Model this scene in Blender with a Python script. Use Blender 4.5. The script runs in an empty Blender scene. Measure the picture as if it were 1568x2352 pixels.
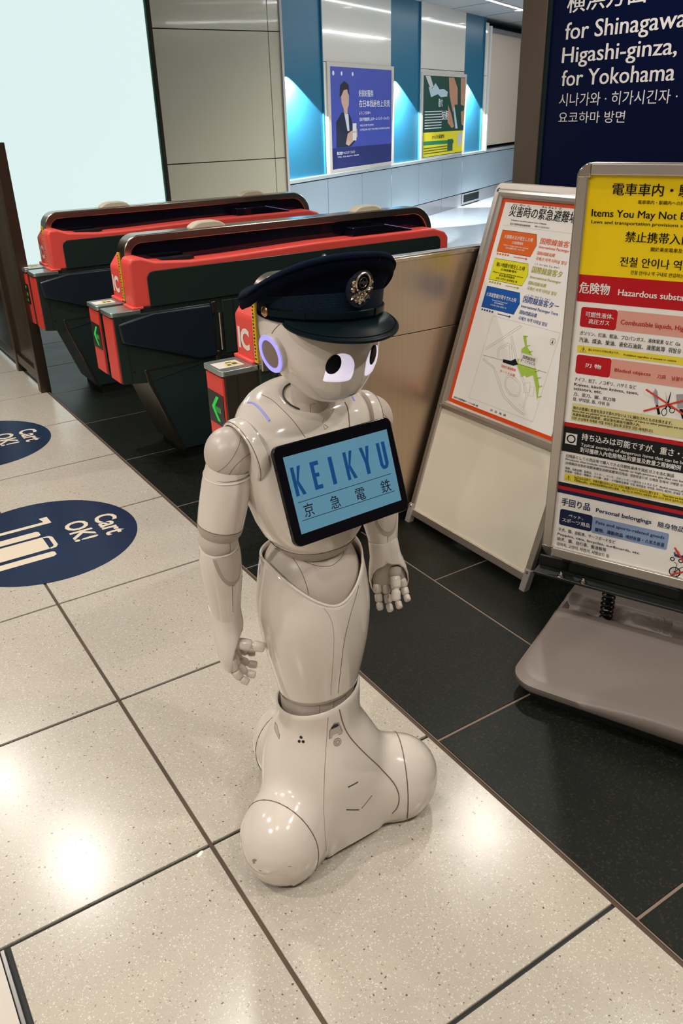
import bpy, bmesh, math, random
from math import sin, cos, pi, radians, hypot, atan2
from mathutils import Vector, Matrix
from mathutils.bvhtree import BVHTree
random.seed(3)
SC = bpy.context.scene
COL = SC.collection
# ---------------------------------------------------------------- camera
cam_d = bpy.data.cameras.new('camera')
cam_d.sensor_fit = 'HORIZONTAL'; cam_d.sensor_width = 36.0; cam_d.lens = 42.782
cam_d.clip_start = 0.05; cam_d.clip_end = 100
cam = bpy.data.objects.new('camera', cam_d); COL.objects.link(cam)
_r = Vector((0.83681511, -0.54689959, -0.0253241)); _u = Vector((0.26116688, 0.3581052, 0.89641091)); _f = Vector((0.48117807, 0.75674401, -0.4424999))
cam.matrix_world = Matrix(((_r.x, _u.x, -_f.x, 0), (_r.y, _u.y, -_f.y, 0), (_r.z, _u.z, -_f.z, 1.45), (0, 0, 0, 1)))
SC.camera = cam
# ---------------------------------------------------------------- world, lights, exposure
SC.view_settings.view_transform = 'Standard'; SC.view_settings.look = 'None'
SC.view_settings.gamma = 1; SC.view_settings.use_curve_mapping = False
SC.view_settings.exposure = -0.12
w = bpy.data.worlds.new('world'); SC.world = w; w.use_nodes = True
w.node_tree.nodes['Background'].inputs[0].default_value = (1.0, 0.95, 0.90, 1)
w.node_tree.nodes['Background'].inputs[1].default_value = 0.035
CEIL = 2.73
def area(name, loc, sx, sy, power, color, shape='RECTANGLE', rot=(0, 0, 0), spread=180):
    d = bpy.data.lights.new(name, 'AREA'); d.shape = shape; d.size = sx
    if shape in ('RECTANGLE', 'ELLIPSE'): d.size_y = sy
    d.energy = power; d.color = color; d.spread = radians(spread)
    o = bpy.data.objects.new(name, d); o.location = loc; o.rotation_euler = rot; COL.objects.link(o)
    return o
WARM = (1.0, 0.945, 0.875)
DOWNLIGHTS_AND_FILLS = [(0.496, 3.93), (0.254, 4.87), (-0.62, 0.25), (0.55, -0.55), (-0.9, 1.9), (1.9, -0.2), (2.3, 1.1), (-1.2, 3.3), (0.9, 2.35), (-1.7, 0.6), (4.2, 0.3), (2.75, 2.75), (1.0, -0.1), (6.19, 2.86), (6.1, 4.58), (6.0, 6.3)]  # several are added fill, brightening the boards and the back wall
LAMP_POWER = {(0.496, 3.93): 22, (0.254, 4.87): 20, (-0.62, 0.25): 9, (0.55, -0.55): 8, (-0.9, 1.9): 26, (0.9, 2.35): 8, (1.9, -0.2): 24, (-1.7, .6): 42, (2.3, 1.1): 8, (2.75, 2.75): 18, (1.0, -.1): 9, (6.19, 2.86): 24, (6.1, 4.58): 52, (6.0, 6.3): 40}
for i, (x, y) in enumerate(DOWNLIGHTS_AND_FILLS):
    area('downlight_and_fill', (x, y, CEIL - 0.012), 0.11, 0.11, LAMP_POWER.get((x, y), 12), WARM, 'DISK', spread=150)
for (d_, s_, p_) in ((.8, -1, 14), (2.9, -1.5, 100), (5.2, -3, 90)):
    area('corridor_light', (9.607 + .4867 * d_ + .8736 * s_, 10.962 - .8736 * d_ + .4867 * s_, CEIL - 0.02), 9.0, .04, p_, (0.95, 0.97, 1.0), rot=(0, 0, atan2(.4867, .8736)))
# added spots that throw the bright wedge onto the blue niches
def spot(name, loc, target, power, color, angle, blend):
    d = bpy.data.lights.new(name, 'SPOT'); d.energy = power; d.color = color; d.spot_size = radians(angle); d.spot_blend = blend; d.shadow_soft_size = 0.01
    o = bpy.data.objects.new(name, d); o.location = loc
    o.rotation_euler = (Vector(target) - Vector(loc)).to_track_quat('-Z', 'Y').to_euler(); COL.objects.link(o)
    return o

# ---------------------------------------------------------------- helpers
MATS = {}
def mat(name, color, rough=0.5, metal=0.0, emis=None, estr=0.0, coat=0.0, noise=None, bump=None, spec=0.5, aniso=None, sss=0):
    """principled material; noise=(scale, amount) varies the colour; bump=(scale, strength)"""
    if name in MATS: return MATS[name]
    m = bpy.data.materials.new(name); m.use_nodes = True; nt = m.node_tree; b = nt.nodes['Principled BSDF']
    c = (*color, 1)
    b.inputs['Base Color'].default_value = c
    b.inputs['Roughness'].default_value = rough; b.inputs['Metallic'].default_value = metal
    b.inputs['Specular IOR Level'].default_value = spec
    if coat: b.inputs['Coat Weight'].default_value = coat; b.inputs['Coat Roughness'].default_value = 0.04
    if emis: b.inputs['Emission Color'].default_value = (*emis, 1); b.inputs['Emission Strength'].default_value = estr
    if noise or bump:
        tc = nt.nodes.new('ShaderNodeTexCoord')
    if noise:
        mp = nt.nodes.new('ShaderNodeMapping'); nt.links.new(tc.outputs['Object'], mp.inputs[0])
        if len(noise) > 2: mp.inputs['Scale'].default_value = noise[2]
        n = nt.nodes.new('ShaderNodeTexNoise'); n.inputs['Scale'].default_value = noise[0]; n.inputs['Detail'].default_value = 5
        nt.links.new(mp.outputs[0], n.inputs['Vector'])
        mx = nt.nodes.new('ShaderNodeMix'); mx.data_type = 'RGBA'
        a = noise[1]
        mx.inputs[6].default_value = (*[v * (1 - a) for v in color], 1); mx.inputs[7].default_value = (*[min(1, v * (1 + a)) for v in color], 1)
        nt.links.new(n.outputs['Fac'], mx.inputs[0]); nt.links.new(mx.outputs[2], b.inputs['Base Color'])
    if bump:
        n2 = nt.nodes.new('ShaderNodeTexNoise'); n2.inputs['Scale'].default_value = bump[0]; n2.inputs['Detail'].default_value = 3
        mp2 = nt.nodes.new('ShaderNodeMapping'); nt.links.new(tc.outputs['Object'], mp2.inputs[0]); nt.links.new(mp2.outputs[0], n2.inputs['Vector'])
        if len(bump) > 2: mp2.inputs['Scale'].default_value = bump[2]
        bp = nt.nodes.new('ShaderNodeBump'); bp.inputs['Strength'].default_value = bump[1]; bp.inputs['Distance'].default_value = 0.002
        nt.links.new(n2.outputs['Fac'], bp.inputs['Height']); nt.links.new(bp.outputs[0], b.inputs['Normal'])
    MATS[name] = m
    return m

def terrazzo(name, base, chips, rough, seed=0.0, dirt=0.12):
    m = bpy.data.materials.new(name); m.use_nodes = True; nt = m.node_tree; N = nt.nodes; L = nt.links; b = N['Principled BSDF']
    tc = N.new('ShaderNodeNewGeometry')
    col = None
    big = N.new('ShaderNodeTexNoise'); big.inputs['Scale'].default_value = 1.7; big.inputs['Detail'].default_value = 6; L.new(tc.outputs['Position'], big.inputs['Vector'])
    mx = N.new('ShaderNodeMix'); mx.data_type = 'RGBA'; mx.inputs[6].default_value = (*[v * (1 - dirt) for v in base], 1); mx.inputs[7].default_value = (*[v * (1 + dirt * .6) for v in base], 1)
    L.new(big.outputs['Fac'], mx.inputs[0]); col = mx.outputs[2]
    for (scale, thr, colr, pick) in chips:
        v = N.new('ShaderNodeTexVoronoi'); v.inputs['Scale'].default_value = scale; v.inputs['Randomness'].default_value = 1
        nz = N.new('ShaderNodeTexNoise'); nz.inputs['Scale'].default_value = scale * .7; L.new(tc.outputs['Position'], nz.inputs['Vector'])
        ad = N.new('ShaderNodeMixRGB'); ad.blend_type = 'ADD'; ad.inputs[0].default_value = .012; L.new(tc.outputs['Position'], ad.inputs[1]); L.new(nz.outputs['Color'], ad.inputs[2])
        L.new(ad.outputs[0], v.inputs['Vector'])
        lt = N.new('ShaderNodeMath'); lt.operation = 'LESS_THAN'; lt.inputs[1].default_value = thr; L.new(v.outputs['Distance'], lt.inputs[0])
        sp = N.new('ShaderNodeSeparateColor'); L.new(v.outputs['Color'], sp.inputs[0])
        gt = N.new('ShaderNodeMath'); gt.operation = 'LESS_THAN'; gt.inputs[1].default_value = pick; L.new(sp.outputs[0], gt.inputs[0])
        mu = N.new('ShaderNodeMath'); mu.operation = 'MULTIPLY'; L.new(lt.outputs[0], mu.inputs[0]); L.new(gt.outputs[0], mu.inputs[1])
        m2 = N.new('ShaderNodeMix'); m2.data_type = 'RGBA'; L.new(mu.outputs[0], m2.inputs[0]); L.new(col, m2.inputs[6]); m2.inputs[7].default_value = (*colr, 1)
        col = m2.outputs[2]
    L.new(col, b.inputs['Base Color']); b.inputs['Roughness'].default_value = rough
    rn = N.new('ShaderNodeTexNoise'); rn.inputs['Scale'].default_value = 3.0; rn.inputs['Detail'].default_value = 6; L.new(tc.outputs['Position'], rn.inputs['Vector'])
    mr = N.new('ShaderNodeMapRange'); mr.inputs['To Min'].default_value = rough * .75; mr.inputs['To Max'].default_value = rough * 1.3; L.new(rn.outputs['Fac'], mr.inputs['Value']); L.new(mr.outputs[0], b.inputs['Roughness'])
    return m

def setp(o, label=None, cat=None, group=None, kind=None):
    if label: o['label'] = label
    if cat: o['category'] = cat
    if group: o['group'] = group
    if kind: o['kind'] = kind
    return o
def thing(name, label, cat, loc=(0, 0, 0), rotz=0, group=None):
    o = bpy.data.objects.new(name, None); COL.objects.link(o); o.location = loc; o.rotation_euler = (0, 0, rotz)
    o.empty_display_size = .1
    return setp(o, label, cat, group)

class MB:
    """collects verts and faces and links them as ONE mesh object"""
    def __init__(s): s.v = []; s.f = []
    def add(s, vs, fs, M=None):
        n = len(s.v)
        s.v += [tuple(M @ Vector(q)) if M else tuple(q) for q in vs]
        s.f += [tuple(i + n for i in f) for f in fs]
        return s
    def box(s, x0, x1, y0, y1, z0, z1, M=None):
        vs = [(x0, y0, z0), (x1, y0, z0), (x1, y1, z0), (x0, y1, z0), (x0, y0, z1), (x1, y0, z1), (x1, y1, z1), (x0, y1, z1)]
        return s.add(vs, [(0, 3, 2, 1), (4, 5, 6, 7), (0, 1, 5, 4), (1, 2, 6, 5), (2, 3, 7, 6), (3, 0, 4, 7)], M)
    def prism(s, poly, axis, a, b, M=None):
        """poly: 2D points; axis 'x','y','z' extruded from a to b"""
        def P(q, t):
            return (t, q[0], q[1]) if axis == 'x' else (q[0], t, q[1]) if axis == 'y' else (q[0], q[1], t)
        n = len(poly); vs = [P(q, a) for q in poly] + [P(q, b) for q in poly]
        fs = [tuple(range(n)), tuple(range(2 * n - 1, n - 1, -1))] + [(i, (i + 1) % n, (i + 1) % n + n, i + n) for i in range(n)]
        return s.add(vs, fs, M)
    def ringprism(s, outer, inner, axis, a, b, M=None):
        """frame between two outlines with the same number of points"""
        def P(q, t):
            return (t, q[0], q[1]) if axis == 'x' else (q[0], t, q[1]) if axis == 'y' else (q[0], q[1], t)
        n = len(outer)
        vs = [P(q, a) for q in outer] + [P(q, a) for q in inner] + [P(q, b) for q in outer] + [P(q, b) for q in inner]
        fs = []
        for i in range(n):
            j = (i + 1) % n
            fs += [(i, j, n + j, n + i), (2 * n + i, 3 * n + i, 3 * n + j, 2 * n + j), (i, 2 * n + i, 2 * n + j, j), (n + i, n + j, 3 * n + j, 3 * n + i)]
        return s.add(vs, fs, M)
    def loft(s, rings, cap0=True, cap1=True, closed=True, M=None):
        n = len(rings[0]); vs = [q for r in rings for q in r]; fs = []
        for k in range(len(rings) - 1):
            for i in range(n if closed else n - 1):
                j = (i + 1) % n; fs.append((k * n + i, k * n + j, (k + 1) * n + j, (k + 1) * n + i))
        if cap0: fs.append(tuple(range(n - 1, -1, -1)))
        if cap1: fs.append(tuple(range((len(rings) - 1) * n, len(rings) * n)))
        return s.add(vs, fs, M)
    def tube(s, pts, r, seg=8, closed=False, M=None, cap=True):
        pts = [Vector(p) for p in pts]; n = len(pts); rings = []
        rad = r if isinstance(r, (list, tuple)) else [r] * n
        up = None
        for i, p in enumerate(pts):
            if closed: t = pts[(i + 1) % n] - pts[i - 1]
            else: t = pts[min(i + 1, n - 1)] - pts[max(i - 1, 0)]
            if t.length < 1e-9: t = Vector((0, 0, 1))
            t.normalize()
            if up is None: up = Vector((0, 0, 1)) if abs(t.z) < .9 else Vector((1, 0, 0))
            a = up - t * up.dot(t)
            if a.length < 1e-6: a = t.orthogonal()
            a.normalize(); up = a; b = t.cross(a)
            rings.append([tuple(p + (a * cos(2 * pi * k / seg) + b * sin(2 * pi * k / seg)) * rad[i]) for k in range(seg)])
        if closed: rings.append(rings[0])
        return s.loft(rings, cap0=cap and not closed, cap1=cap and not closed, M=M)
    def lathe(s, prof, seg=24, M=None):
        rings = [[(r * cos(2 * pi * k / seg), r * sin(2 * pi * k / seg), z) for k in range(seg)] for r, z in prof]
        return s.loft(rings, cap0=prof[0][0] > 1e-6, cap1=prof[-1][0] > 1e-6, M=M)
    def ellipsoid(s, c, r, seg=32, rin=18, M=None):
        rings = []
        for k in range(rin + 1):
            ph = -pi / 2 + pi * k / rin; rr = max(cos(ph), 1e-4)
            rings.append([(c[0] + r[0] * rr * cos(2 * pi * i / seg), c[1] + r[1] * rr * sin(2 * pi * i / seg), c[2] + r[2] * sin(ph)) for i in range(seg)])
        return s.loft(rings, M=M)
    def build(s, name, m, parent=None, smooth=False, bevel=0, bseg=2, angle=35, label=None, weld=False, solid=0, subsurf=0, kind=None):
        me = bpy.data.meshes.new(name); me.from_pydata(s.v, [], s.f); me.validate()
        bm = bmesh.new(); bm.from_mesh(me)
        if weld or smooth: bmesh.ops.remove_doubles(bm, verts=bm.verts, dist=1e-6)
        bmesh.ops.recalc_face_normals(bm, faces=bm.faces)
        bm.to_mesh(me); bm.free()
        o = bpy.data.objects.new(name, me); COL.objects.link(o)
        if m: me.materials.append(m)
        if parent: o.parent = parent
        if solid:
            md = o.modifiers.new('solid', 'SOLIDIFY'); md.thickness = solid; md.offset = -1
        if bevel:
            md = o.modifiers.new('bevel', 'BEVEL'); md.width = bevel; md.segments = bseg; md.limit_method = 'ANGLE'; md.angle_limit = radians(30)
        if subsurf:
            md = o.modifiers.new('sub', 'SUBSURF'); md.levels = subsurf; md.render_levels = subsurf
        if smooth or bevel:
            for p in me.polygons: p.use_smooth = True
            try: me.set_sharp_from_angle(angle=radians(angle))
            except Exception: pass
        if label: o['label'] = label
        if kind: o['kind'] = kind
        return o
def build_each(mb, name, m, parent, few=0, **k):
    """one object for each connected piece"""
    par = list(range(len(mb.v)))
    def fd(i):
        while par[i] != i: par[i] = par[par[i]]; i = par[i]
        return i
    for f in mb.f:
        for i in f[1:]: par[fd(i)] = fd(f[0])
    groups = {}
    for f in mb.f: groups.setdefault(fd(f[0]), []).append(f)
    out = []
    if few and len(groups) > few: return [mb.build('lettering', m, parent, **k)]
    for fs in groups.values():
        idx = {}; q = MB()
        for f in fs:
            for i in f:
                if i not in idx: idx[i] = len(q.v); q.v.append(mb.v[i])
            q.f.append(tuple(idx[i] for i in f))
        out.append(q.build(name, m, parent, **k))
    return out
def Mx(origin, X, Y, Z):
    return Matrix(((X[0], Y[0], Z[0], origin[0]), (X[1], Y[1], Z[1], origin[1]), (X[2], Y[2], Z[2], origin[2]), (0, 0, 0, 1)))
def rrect(x0, x1, y0, y1, r, n=6):
    if not isinstance(r, (list, tuple)): r = [r] * 4
    out = []
    for (cx, cy, a0, rr) in ((x1 - r[0], y1 - r[0], 0, r[0]), (x0 + r[1], y1 - r[1], 90, r[1]), (x0 + r[2], y0 + r[2], 180, r[2]), (x1 - r[3], y0 + r[3], 270, r[3])):
        for k in range(n + 1):
            a = radians(a0 + 90 * k / n); out.append((cx + rr * cos(a), cy + rr * sin(a)))
    return out
def circle(cx, cy, r, n=32, ry=None):
    return [(cx + r * cos(2 * pi * k / n), cy + (ry or r) * sin(2 * pi * k / n)) for k in range(n)]
def catmull(pts, n=8, closed=False):
    P = [Vector(p) for p in pts]; out = []; N = len(P)
    for i in range(N if closed else N - 1):
        p0, p1, p2, p3 = (P[(i - 1) % N] if closed or i > 0 else P[i]), P[i], P[(i + 1) % N], (P[(i + 2) % N] if closed or i + 2 < N else P[(i + 1) % N])
        for k in range(n):
            t = k / n
            out.append(0.5 * ((2 * p1) + (-p0 + p2) * t + (2 * p0 - 5 * p1 + 4 * p2 - p3) * t * t + (-p0 + 3 * p1 - 3 * p2 + p3) * t ** 3))
    if not closed: out.append(P[-1])
    return out

# lettering: flat print as geometry, joined per sign and colour
_tc = bpy.data.curves.new('lettering_source', 'FONT'); _to = bpy.data.objects.new('lettering_source', _tc); COL.objects.link(_to)
_tc.resolution_u = 3; _tc.fill_mode = 'FRONT'
_cache = {}
def text_geo(s, bold=0):
    key = (s, bold if bold > 4 else 0)
    if key in _cache: return _cache[key]
    _tc.body = s; _tc.offset = .024 if bold == 5 else .045 if bold == 6 else 0
    bpy.context.view_layer.update()
    me = bpy.data.meshes.new_from_object(_to.evaluated_get(bpy.context.evaluated_depsgraph_get()))
    vs = [(v.co.x, v.co.y) for v in me.vertices]; fs = [tuple(p.vertices) for p in me.polygons]
    bpy.data.meshes.remove(me)
    xs = [q[0] for q in vs] or [0, 1]
    _cache[key] = (vs, fs, min(xs), max(xs))
    return _cache[key]
def put_text(mb, s, prefix, u0, v0, u1, h, bold, M, lift=0.0):
    """fits the line s so that it (or its prefix) spans u0..u1 and stands h high"""
    cjk = ord(s[0]) > 0x2E00 or (len(s) > 2 and ord(s[2]) > 0x2E00)
    b, t = (-0.075, 0.80) if cjk else (0.0, 0.70)
    vs, fs, x0, x1 = text_geo(s, bold)
    if prefix: _, _, x0, x1 = text_geo(prefix, bold)
    sx = (u1 - u0) / (x1 - x0); sy = h / (t - b)
    for k, (dx, dy) in enumerate(((0, 0),) if bold in (0, 5, 6) else ((-.013, 0), (.013, 0)) if bold == 1 else ((-.022, -.006), (.022, .006), (0, .010), (0, -.010))):
        mb.add([(u0 + (x + dx - x0) * sx, v0 + (y + dy - b) * sy, lift + k * 4e-6) for x, y in vs], fs, M)
def flat(mb, poly, M, lift):
    return mb.add([(x, y, lift) for x, y in poly], [tuple(range(len(poly)))], M)
def ribbon(mb, pts, wd, M, lift, closed=False):
    P = [Vector((x, y)) for x, y in pts]; n = len(P); L_, R_ = [], []
    for i in range(n):
        a = P[(i - 1) % n] if closed or i > 0 else P[i]; b = P[(i + 1) % n] if closed or i < n - 1 else P[i]
        t = (b - a).normalized(); q = Vector((-t.y, t.x)) * wd / 2
        L_.append(P[i] + q); R_.append(P[i] - q)
    vs = [(q.x, q.y, lift) for q in L_ + R_]
    fs = [(i, (i + 1) % n, (i + 1) % n + n, i + n) for i in range(n if closed else n - 1)]
    mb.add(vs, fs, M)
# ================================================================ SETTING
light_tile = terrazzo('pale terrazzo', (0.47, 0.425, 0.355), [(190, .32, (0.62, 0.575, 0.495), .60), (330, .36, (0.40, 0.355, 0.29), .40), (130, .20, (0.27, 0.22, 0.17), .26), (80, .17, (0.14, 0.11, 0.08), .12)], 0.22)
dark_tile = terrazzo('dark stone', (0.006, 0.009, 0.007), [(170, .42, (0.026, 0.020, 0.012), .30), (90, .34, (0.004, 0.006, 0.005), .35), (260, .3, (.022, .020, .014), .2)], 0.42, dirt=.5)
dark_tile.node_tree.nodes['Principled BSDF'].inputs['Specular IOR Level'].default_value = .22
far_tile = mat('cool pale floor tile', (0.46, 0.50, 0.54), .18, noise=(3, .06))
grout_dark = mat('dark joint', (0.018, 0.020, 0.018), .8)
grout_brown = mat('brown joint', (0.20, 0.145, 0.11), .8)

floor = setp(MB().box(-3.2, 16, -2.2, 16, -0.06, -0.006).build('floor', grout_dark), kind='structure')
# pale terrazzo tiles in rows of 0.6 m
YL = [2.457 + 0.6005 * k for k in range(-7, 20)]
XL = [1.046, 0.431] + [0.431 - 0.6005 * k for k in range(1, 6)]
J = 0.0045
def tile(x0, x1, y0, y1, m, top=0.0, j=J):
    tl = random.uniform(-.0004, .0004)
    MB().box(x0 + j, x1 - j, y0 + j, y1 - j, -0.012, top + min(0, tl)).build('tile', m, floor, bevel=0.0012, bseg=1)
for k in range(len(YL) - 1):
    y0, y1 = YL[k], YL[k + 1]
    if y0 > 8.6: break
    for i in range(len(XL) - 1):
        x1, x0 = XL[i], XL[i + 1]
        if y1 < 1.3 and abs(x1 - 0.431) < .01: x0 = -0.005     # tile cut against the metal trim
        elif y1 < 1.3 and x1 < 0.431: continue
        tile(x0, x1, y0, y1, light_tile)
MB().ellipsoid((0, 0, 0), (.010, .005, .002), 12, 6, Matrix.Translation((.4005, 1.246, .0)) @ Matrix.Rotation(.5, 4, 'Z')).build('paint_chip', mat('white chip', (.8, .78, .7), .5), floor)
MB().box(-0.0200, -0.012, -2.2, 1.252, -0.03, 0.002).build('tile_trim', mat('brushed trim steel', (0.55, 0.55, 0.55), .25, 1), floor, bevel=.001)
MB().box(-3.0, -0.022, -2.2, 1.250, -0.03, -0.001).build('mat_recess', mat('pale floor plate', (0.55, 0.50, 0.44), .35, noise=(2, .1)), floor)
# dark stone strip carrying the gates
DX = [1.046, 1.545, 2.165, 2.785, 3.40]
DYa = [-1.87, -1.25, -0.63, -0.01, 0.608, 1.228, 2.302, 2.924, 3.546, 4.168, 4.79, 5.412, 6.034, 6.656, 7.278, 7.9, 8.52]
DYb = [-1.87, -1.25, -0.63, -0.01, 0.608, 1.228, 1.850, 2.472, 3.094, 3.716, 4.338, 4.96, 5.582, 6.204, 6.826, 7.448, 8.07]
for x_ in XL: MB().box(x_ - .0046, x_ + .0046, -2.2, 8.6, -0.010, -0.003).build('joint_filler', mat('brown black joint', (.075, .045, .025), .7, noise=(4, .7)), floor)
brown = MB().box(1.052, 3.40, -2.1, 8.6, -0.012, -0.0016).build('joint_filler', grout_brown, floor)
for i in range(len(DX) - 1):
    ys = DYa if i == 0 else DYb
    for k in range(len(ys) - 1):
        tile(DX[i] + (0.006 if i == 0 else 0), DX[i + 1], ys[k], ys[k + 1], dark_tile, j=0.003)
# cool pale tiles of the corridor beyond the gates
far_joint = MB().box(3.405, 15.9, -1.0, 15.8, -0.010, -0.0012).build('joint_filler', mat('grey joint', (0.16, 0.17, 0.18), .7), floor)
for i in range(10):
    for k in range(14):
        x0 = 3.41 + i * 1.2; y0 = -0.6 + k * 1.2
        if y0 > 15 or x0 > 15 or (y0 - 8.6) > (x0 - 3.0) * .75: continue
        tile(x0, x0 + 1.2, y0, y0 + 1.2, far_tile, top=-0.0002, j=0.004)

# ceiling with downlights, some of them added fill lamps
ceil_m = mat('ceiling panel', (0.40, 0.39, 0.38), .6)
ceiling = setp(MB().box(-3.2, 16, -2.2, 16, CEIL, CEIL + 0.08).build('ceiling', ceil_m), kind='structure')
for i in range(1, 16):
    MB().box(-3.2 + 1.2 * i, -3.19 + 1.2 * i, -2.2, 16, CEIL - 0.002, CEIL + 0.001).build('ceiling_joint', grout_dark, ceiling)
glow_w = mat('warm lamp glow', (1, .9, .8), .5, emis=(1, .86, .70), estr=9)
rim_m = mat('white lamp rim', (.8, .8, .78), .4)
for k, (x, y) in enumerate(DOWNLIGHTS_AND_FILLS + [(9.9, 10.3), (8.2, 9.0), (11.0, 11.0)]):
    T_ = Matrix.Translation((x, y, CEIL)); t = ceiling
    if k == len(DOWNLIGHTS_AND_FILLS): t = thing('ceiling_lamp', 'small round downlight in the ceiling at the far end of the corridor', 'light', (x, y, CEIL)); T_ = Matrix()
    rg_ = MB().lathe([(.078, 0), (.078, -.006), (.062, -.010), (.058, 0)], 24, T_).build('downlight_fill_ring', rim_m, t, smooth=True)
    MB().lathe([(.0585, -.003), (.0585, -.006), (.0, -.006)], 24, T_).build('diffuser', glow_w, rg_)
glow_c = mat('white strip glow', (1, 1, 1), .5, emis=(.95, .97, 1), estr=7)
for (d_, s0_, s1_) in ((.8, -5.5, 5.5), (2.9, -7, 5), (5.2, -9, 3)):
    T_ = Matrix.Translation((9.607 + .4867 * d_, 10.962 - .8736 * d_, CEIL)) @ Matrix.Rotation(atan2(.4867, .8736), 4, 'Z')
    hs_ = MB().box(s0_ - .02, s1_ + .02, -.035, .035, -.012, 0, T_).build('line_light', rim_m, ceiling)
    MB().box(s0_, s1_, -.022, .022, -.015, -.0121, T_).build('diffuser', glow_c, hs_)

# unseen walls of the hall, mirrored in the steel and plastic
hall_m = mat('warm hall wall', (.22, .17, .12), .5, noise=(1, .1))
wall_left = setp(MB().box(-3.3, -3.2, -2.2, 16, 0, 2.73).build('wall_left', hall_m), kind='structure')
wall_front = setp(MB().box(-3.3, 16, -2.3, -2.2, 0, 2.73).build('wall_front', hall_m), kind='structure')
# ---- back wall: bright backlit panel and beige enamel panels
beige = mat('beige glossy enamel', (0.78, 0.73, 0.55), .12, coat=.6, noise=(1.2, .05))
dark_frame = mat('dark bronze frame', (0.05, 0.04, 0.03), .35, .6)
wall_back = setp(MB().box(0.2, 4.575, 8.10, 8.22, 0, 2.73).build('wall_back', mat('dark panel joint', (.02, .02, .018), .8)), kind='structure')  # dark core showing as the panel joints
for (z0, z1) in ((0.02, 1.028), (1.036, 2.166), (2.174, 2.73)):
    MB().box(3.232, 4.43, 8.06, 8.10, z0, z1).build('wall_panel', beige, wall_back, bevel=.002, bseg=1)
    MB().box(4.436, 4.56, 8.06, 8.10, z0, z1).build('wall_panel', beige, wall_back, bevel=.002, bseg=1)
MB().box(4.56, 4.585, 8.04, 8.2, 0, 2.73).build('corner_trim', mat('pale corner trim', (.75, .74, .70), .3), wall_back)
lb = thing('light_panel', 'tall glowing pale mint light panel on the wall behind the gates', 'light panel', (0, 8.05, 0))
MB().box(0.4, 3.175, -0.012, 0, 0.12, 2.66).build('diffuser', mat('mint white glow', (.12, .13, .13), .35, emis=(0.70, 0.86, 0.84), estr=1.10), lb)
MB().box(3.175, 3.195, -0.02, 0.0, 0.1, 2.7).build('edge_trim', mat('green glass edge', (.12, .30, .22), .1, emis=None), lb)
MB().box(3.195, 3.228, -0.03, 0.02, 0.0, 2.73).build('frame', dark_frame, lb, label='dark bronze upright at the right edge')
MB().box(0.36, 3.2, -0.02, 0.02, 0.0, 0.12).build('base_rail', dark_frame, lb)

# ---- angled corridor wall with blue niches
WX, WY = Vector((.8736, .4867, 0)), Vector((.4867, -.8736, 0))      # along the wall, out of the wall towards the hall
WO = Vector((9.607, 10.962, 0))
MW = Mx(WO, WX, WY, (0, 0, 1))                                      # local: x along, y outwards, z up
blue_m = mat('blue painted glass', (0.025, 0.16, 0.26), .3, noise=(.8, .04))
tile_wall = mat('pale blue grey wall tile', (0.36, 0.45, 0.50), .3, noise=(1.5, .03))
beige2 = mat('pale beige glossy enamel', (0.86, 0.81, 0.70), .10, coat=.7)
wall_r = setp(MB().box(-5.9, 6.0, -0.75, -0.32, 0, 2.73, MW).build('wall_right', mat('wall core', (.05, .06, .07), .8)), kind='structure')
for (a, b) in ((-5.72, -4.82), (-3.0, -2.06), (-0.30, 0.59)):
    MB().box(a, b, -.32, -.02, 0.79, 2.73, MW).build('niche_panel', blue_m, wall_r)
    MB().box(a - .02, a, -.32, 0, 0.79, 2.73, MW).build('niche_side', blue_m, wall_r)
    MB().box(b, b + .02, -.32, 0, 0.79, 2.73, MW).build('niche_side', blue_m, wall_r)
for (a, b) in ((-4.80, -3.02), (-2.04, -0.32)):
    MB().box(a, b, -.32, 0, 0.79, 1.945, MW).build('wall_panel', beige2, wall_r)
    MB().box(a, b, -.32, 0, 1.952, 2.73, MW).build('wall_panel', beige2, wall_r)
MB().box(.61, .76, -.32, 0, .79, 1.91, MW).build('wall_panel', beige2, wall_r)
MB().box(.61, .76, -.32, 0, 1.917, 2.66, MW).build('wall_panel', beige2, wall_r)
MB().box(.78, .84, -.32, .03, .79, 2.62, MW).build('upright_trim', mat('pale corner trim', (.75, .74, .70), .3), wall_r)
MB().box(.86, 5.8, -.32, -.04, .86, 2.55, MW).build('wall_panel', mat('warm beige wall', (.66, .54, .42), .5), wall_r)
MB().box(.86, 5.8, -.32, 0.02, 2.55, 2.60, MW).build('head_trim', mat('dark head trim', (.12, .12, .13), .4), wall_r)
# sill and lower wall tiles
MB().box(-5.9, 6.0, -.32, .02, .76, .80, MW).build('sill', mat('grey stone sill', (.40, .46, .48), .3), wall_r, bevel=.004)
js = [-5.74, -4.78, -3.88, -2.99, -2.04, -1.13, -.265, .64, 1.76, 2.7, 3.6, 4.5, 5.4]
for a, b in zip(js[:-1], js[1:]):
    MB().box(a + .006, b - .006, -.3, 0, .20, .748, MW).build('wall_tile', tile_wall, wall_r, bevel=.002, bseg=1)
bs_m = mat('grey stone baseboard', (.34, .34, .36), .16, noise=(2, .1))
base_r = setp(MB().box(-5.9, 6.0, -.3, -.012, 0, .19, MW).build('baseboard_right', mat('dark panel joint', (.02, .02, .018), .8)), kind='structure')  # dark backing behind the baseboard joints
for a, b in zip(js[:-1], js[1:]):
    if abs(a + .265) < .01:
        MB().box(a + .006, a + .04, -.1, 0, 0, .19, MW).build('baseboard_tile', bs_m, base_r)
        MB().box(a + .04, b - .006, -.1, -.004, .01, .03, MW).build('baseboard_tile', bs_m, base_r)
    else: MB().box(a + .006, b - .006, -.1, 0, 0, .19, MW).build('baseboard_tile', bs_m, base_r)
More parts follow.
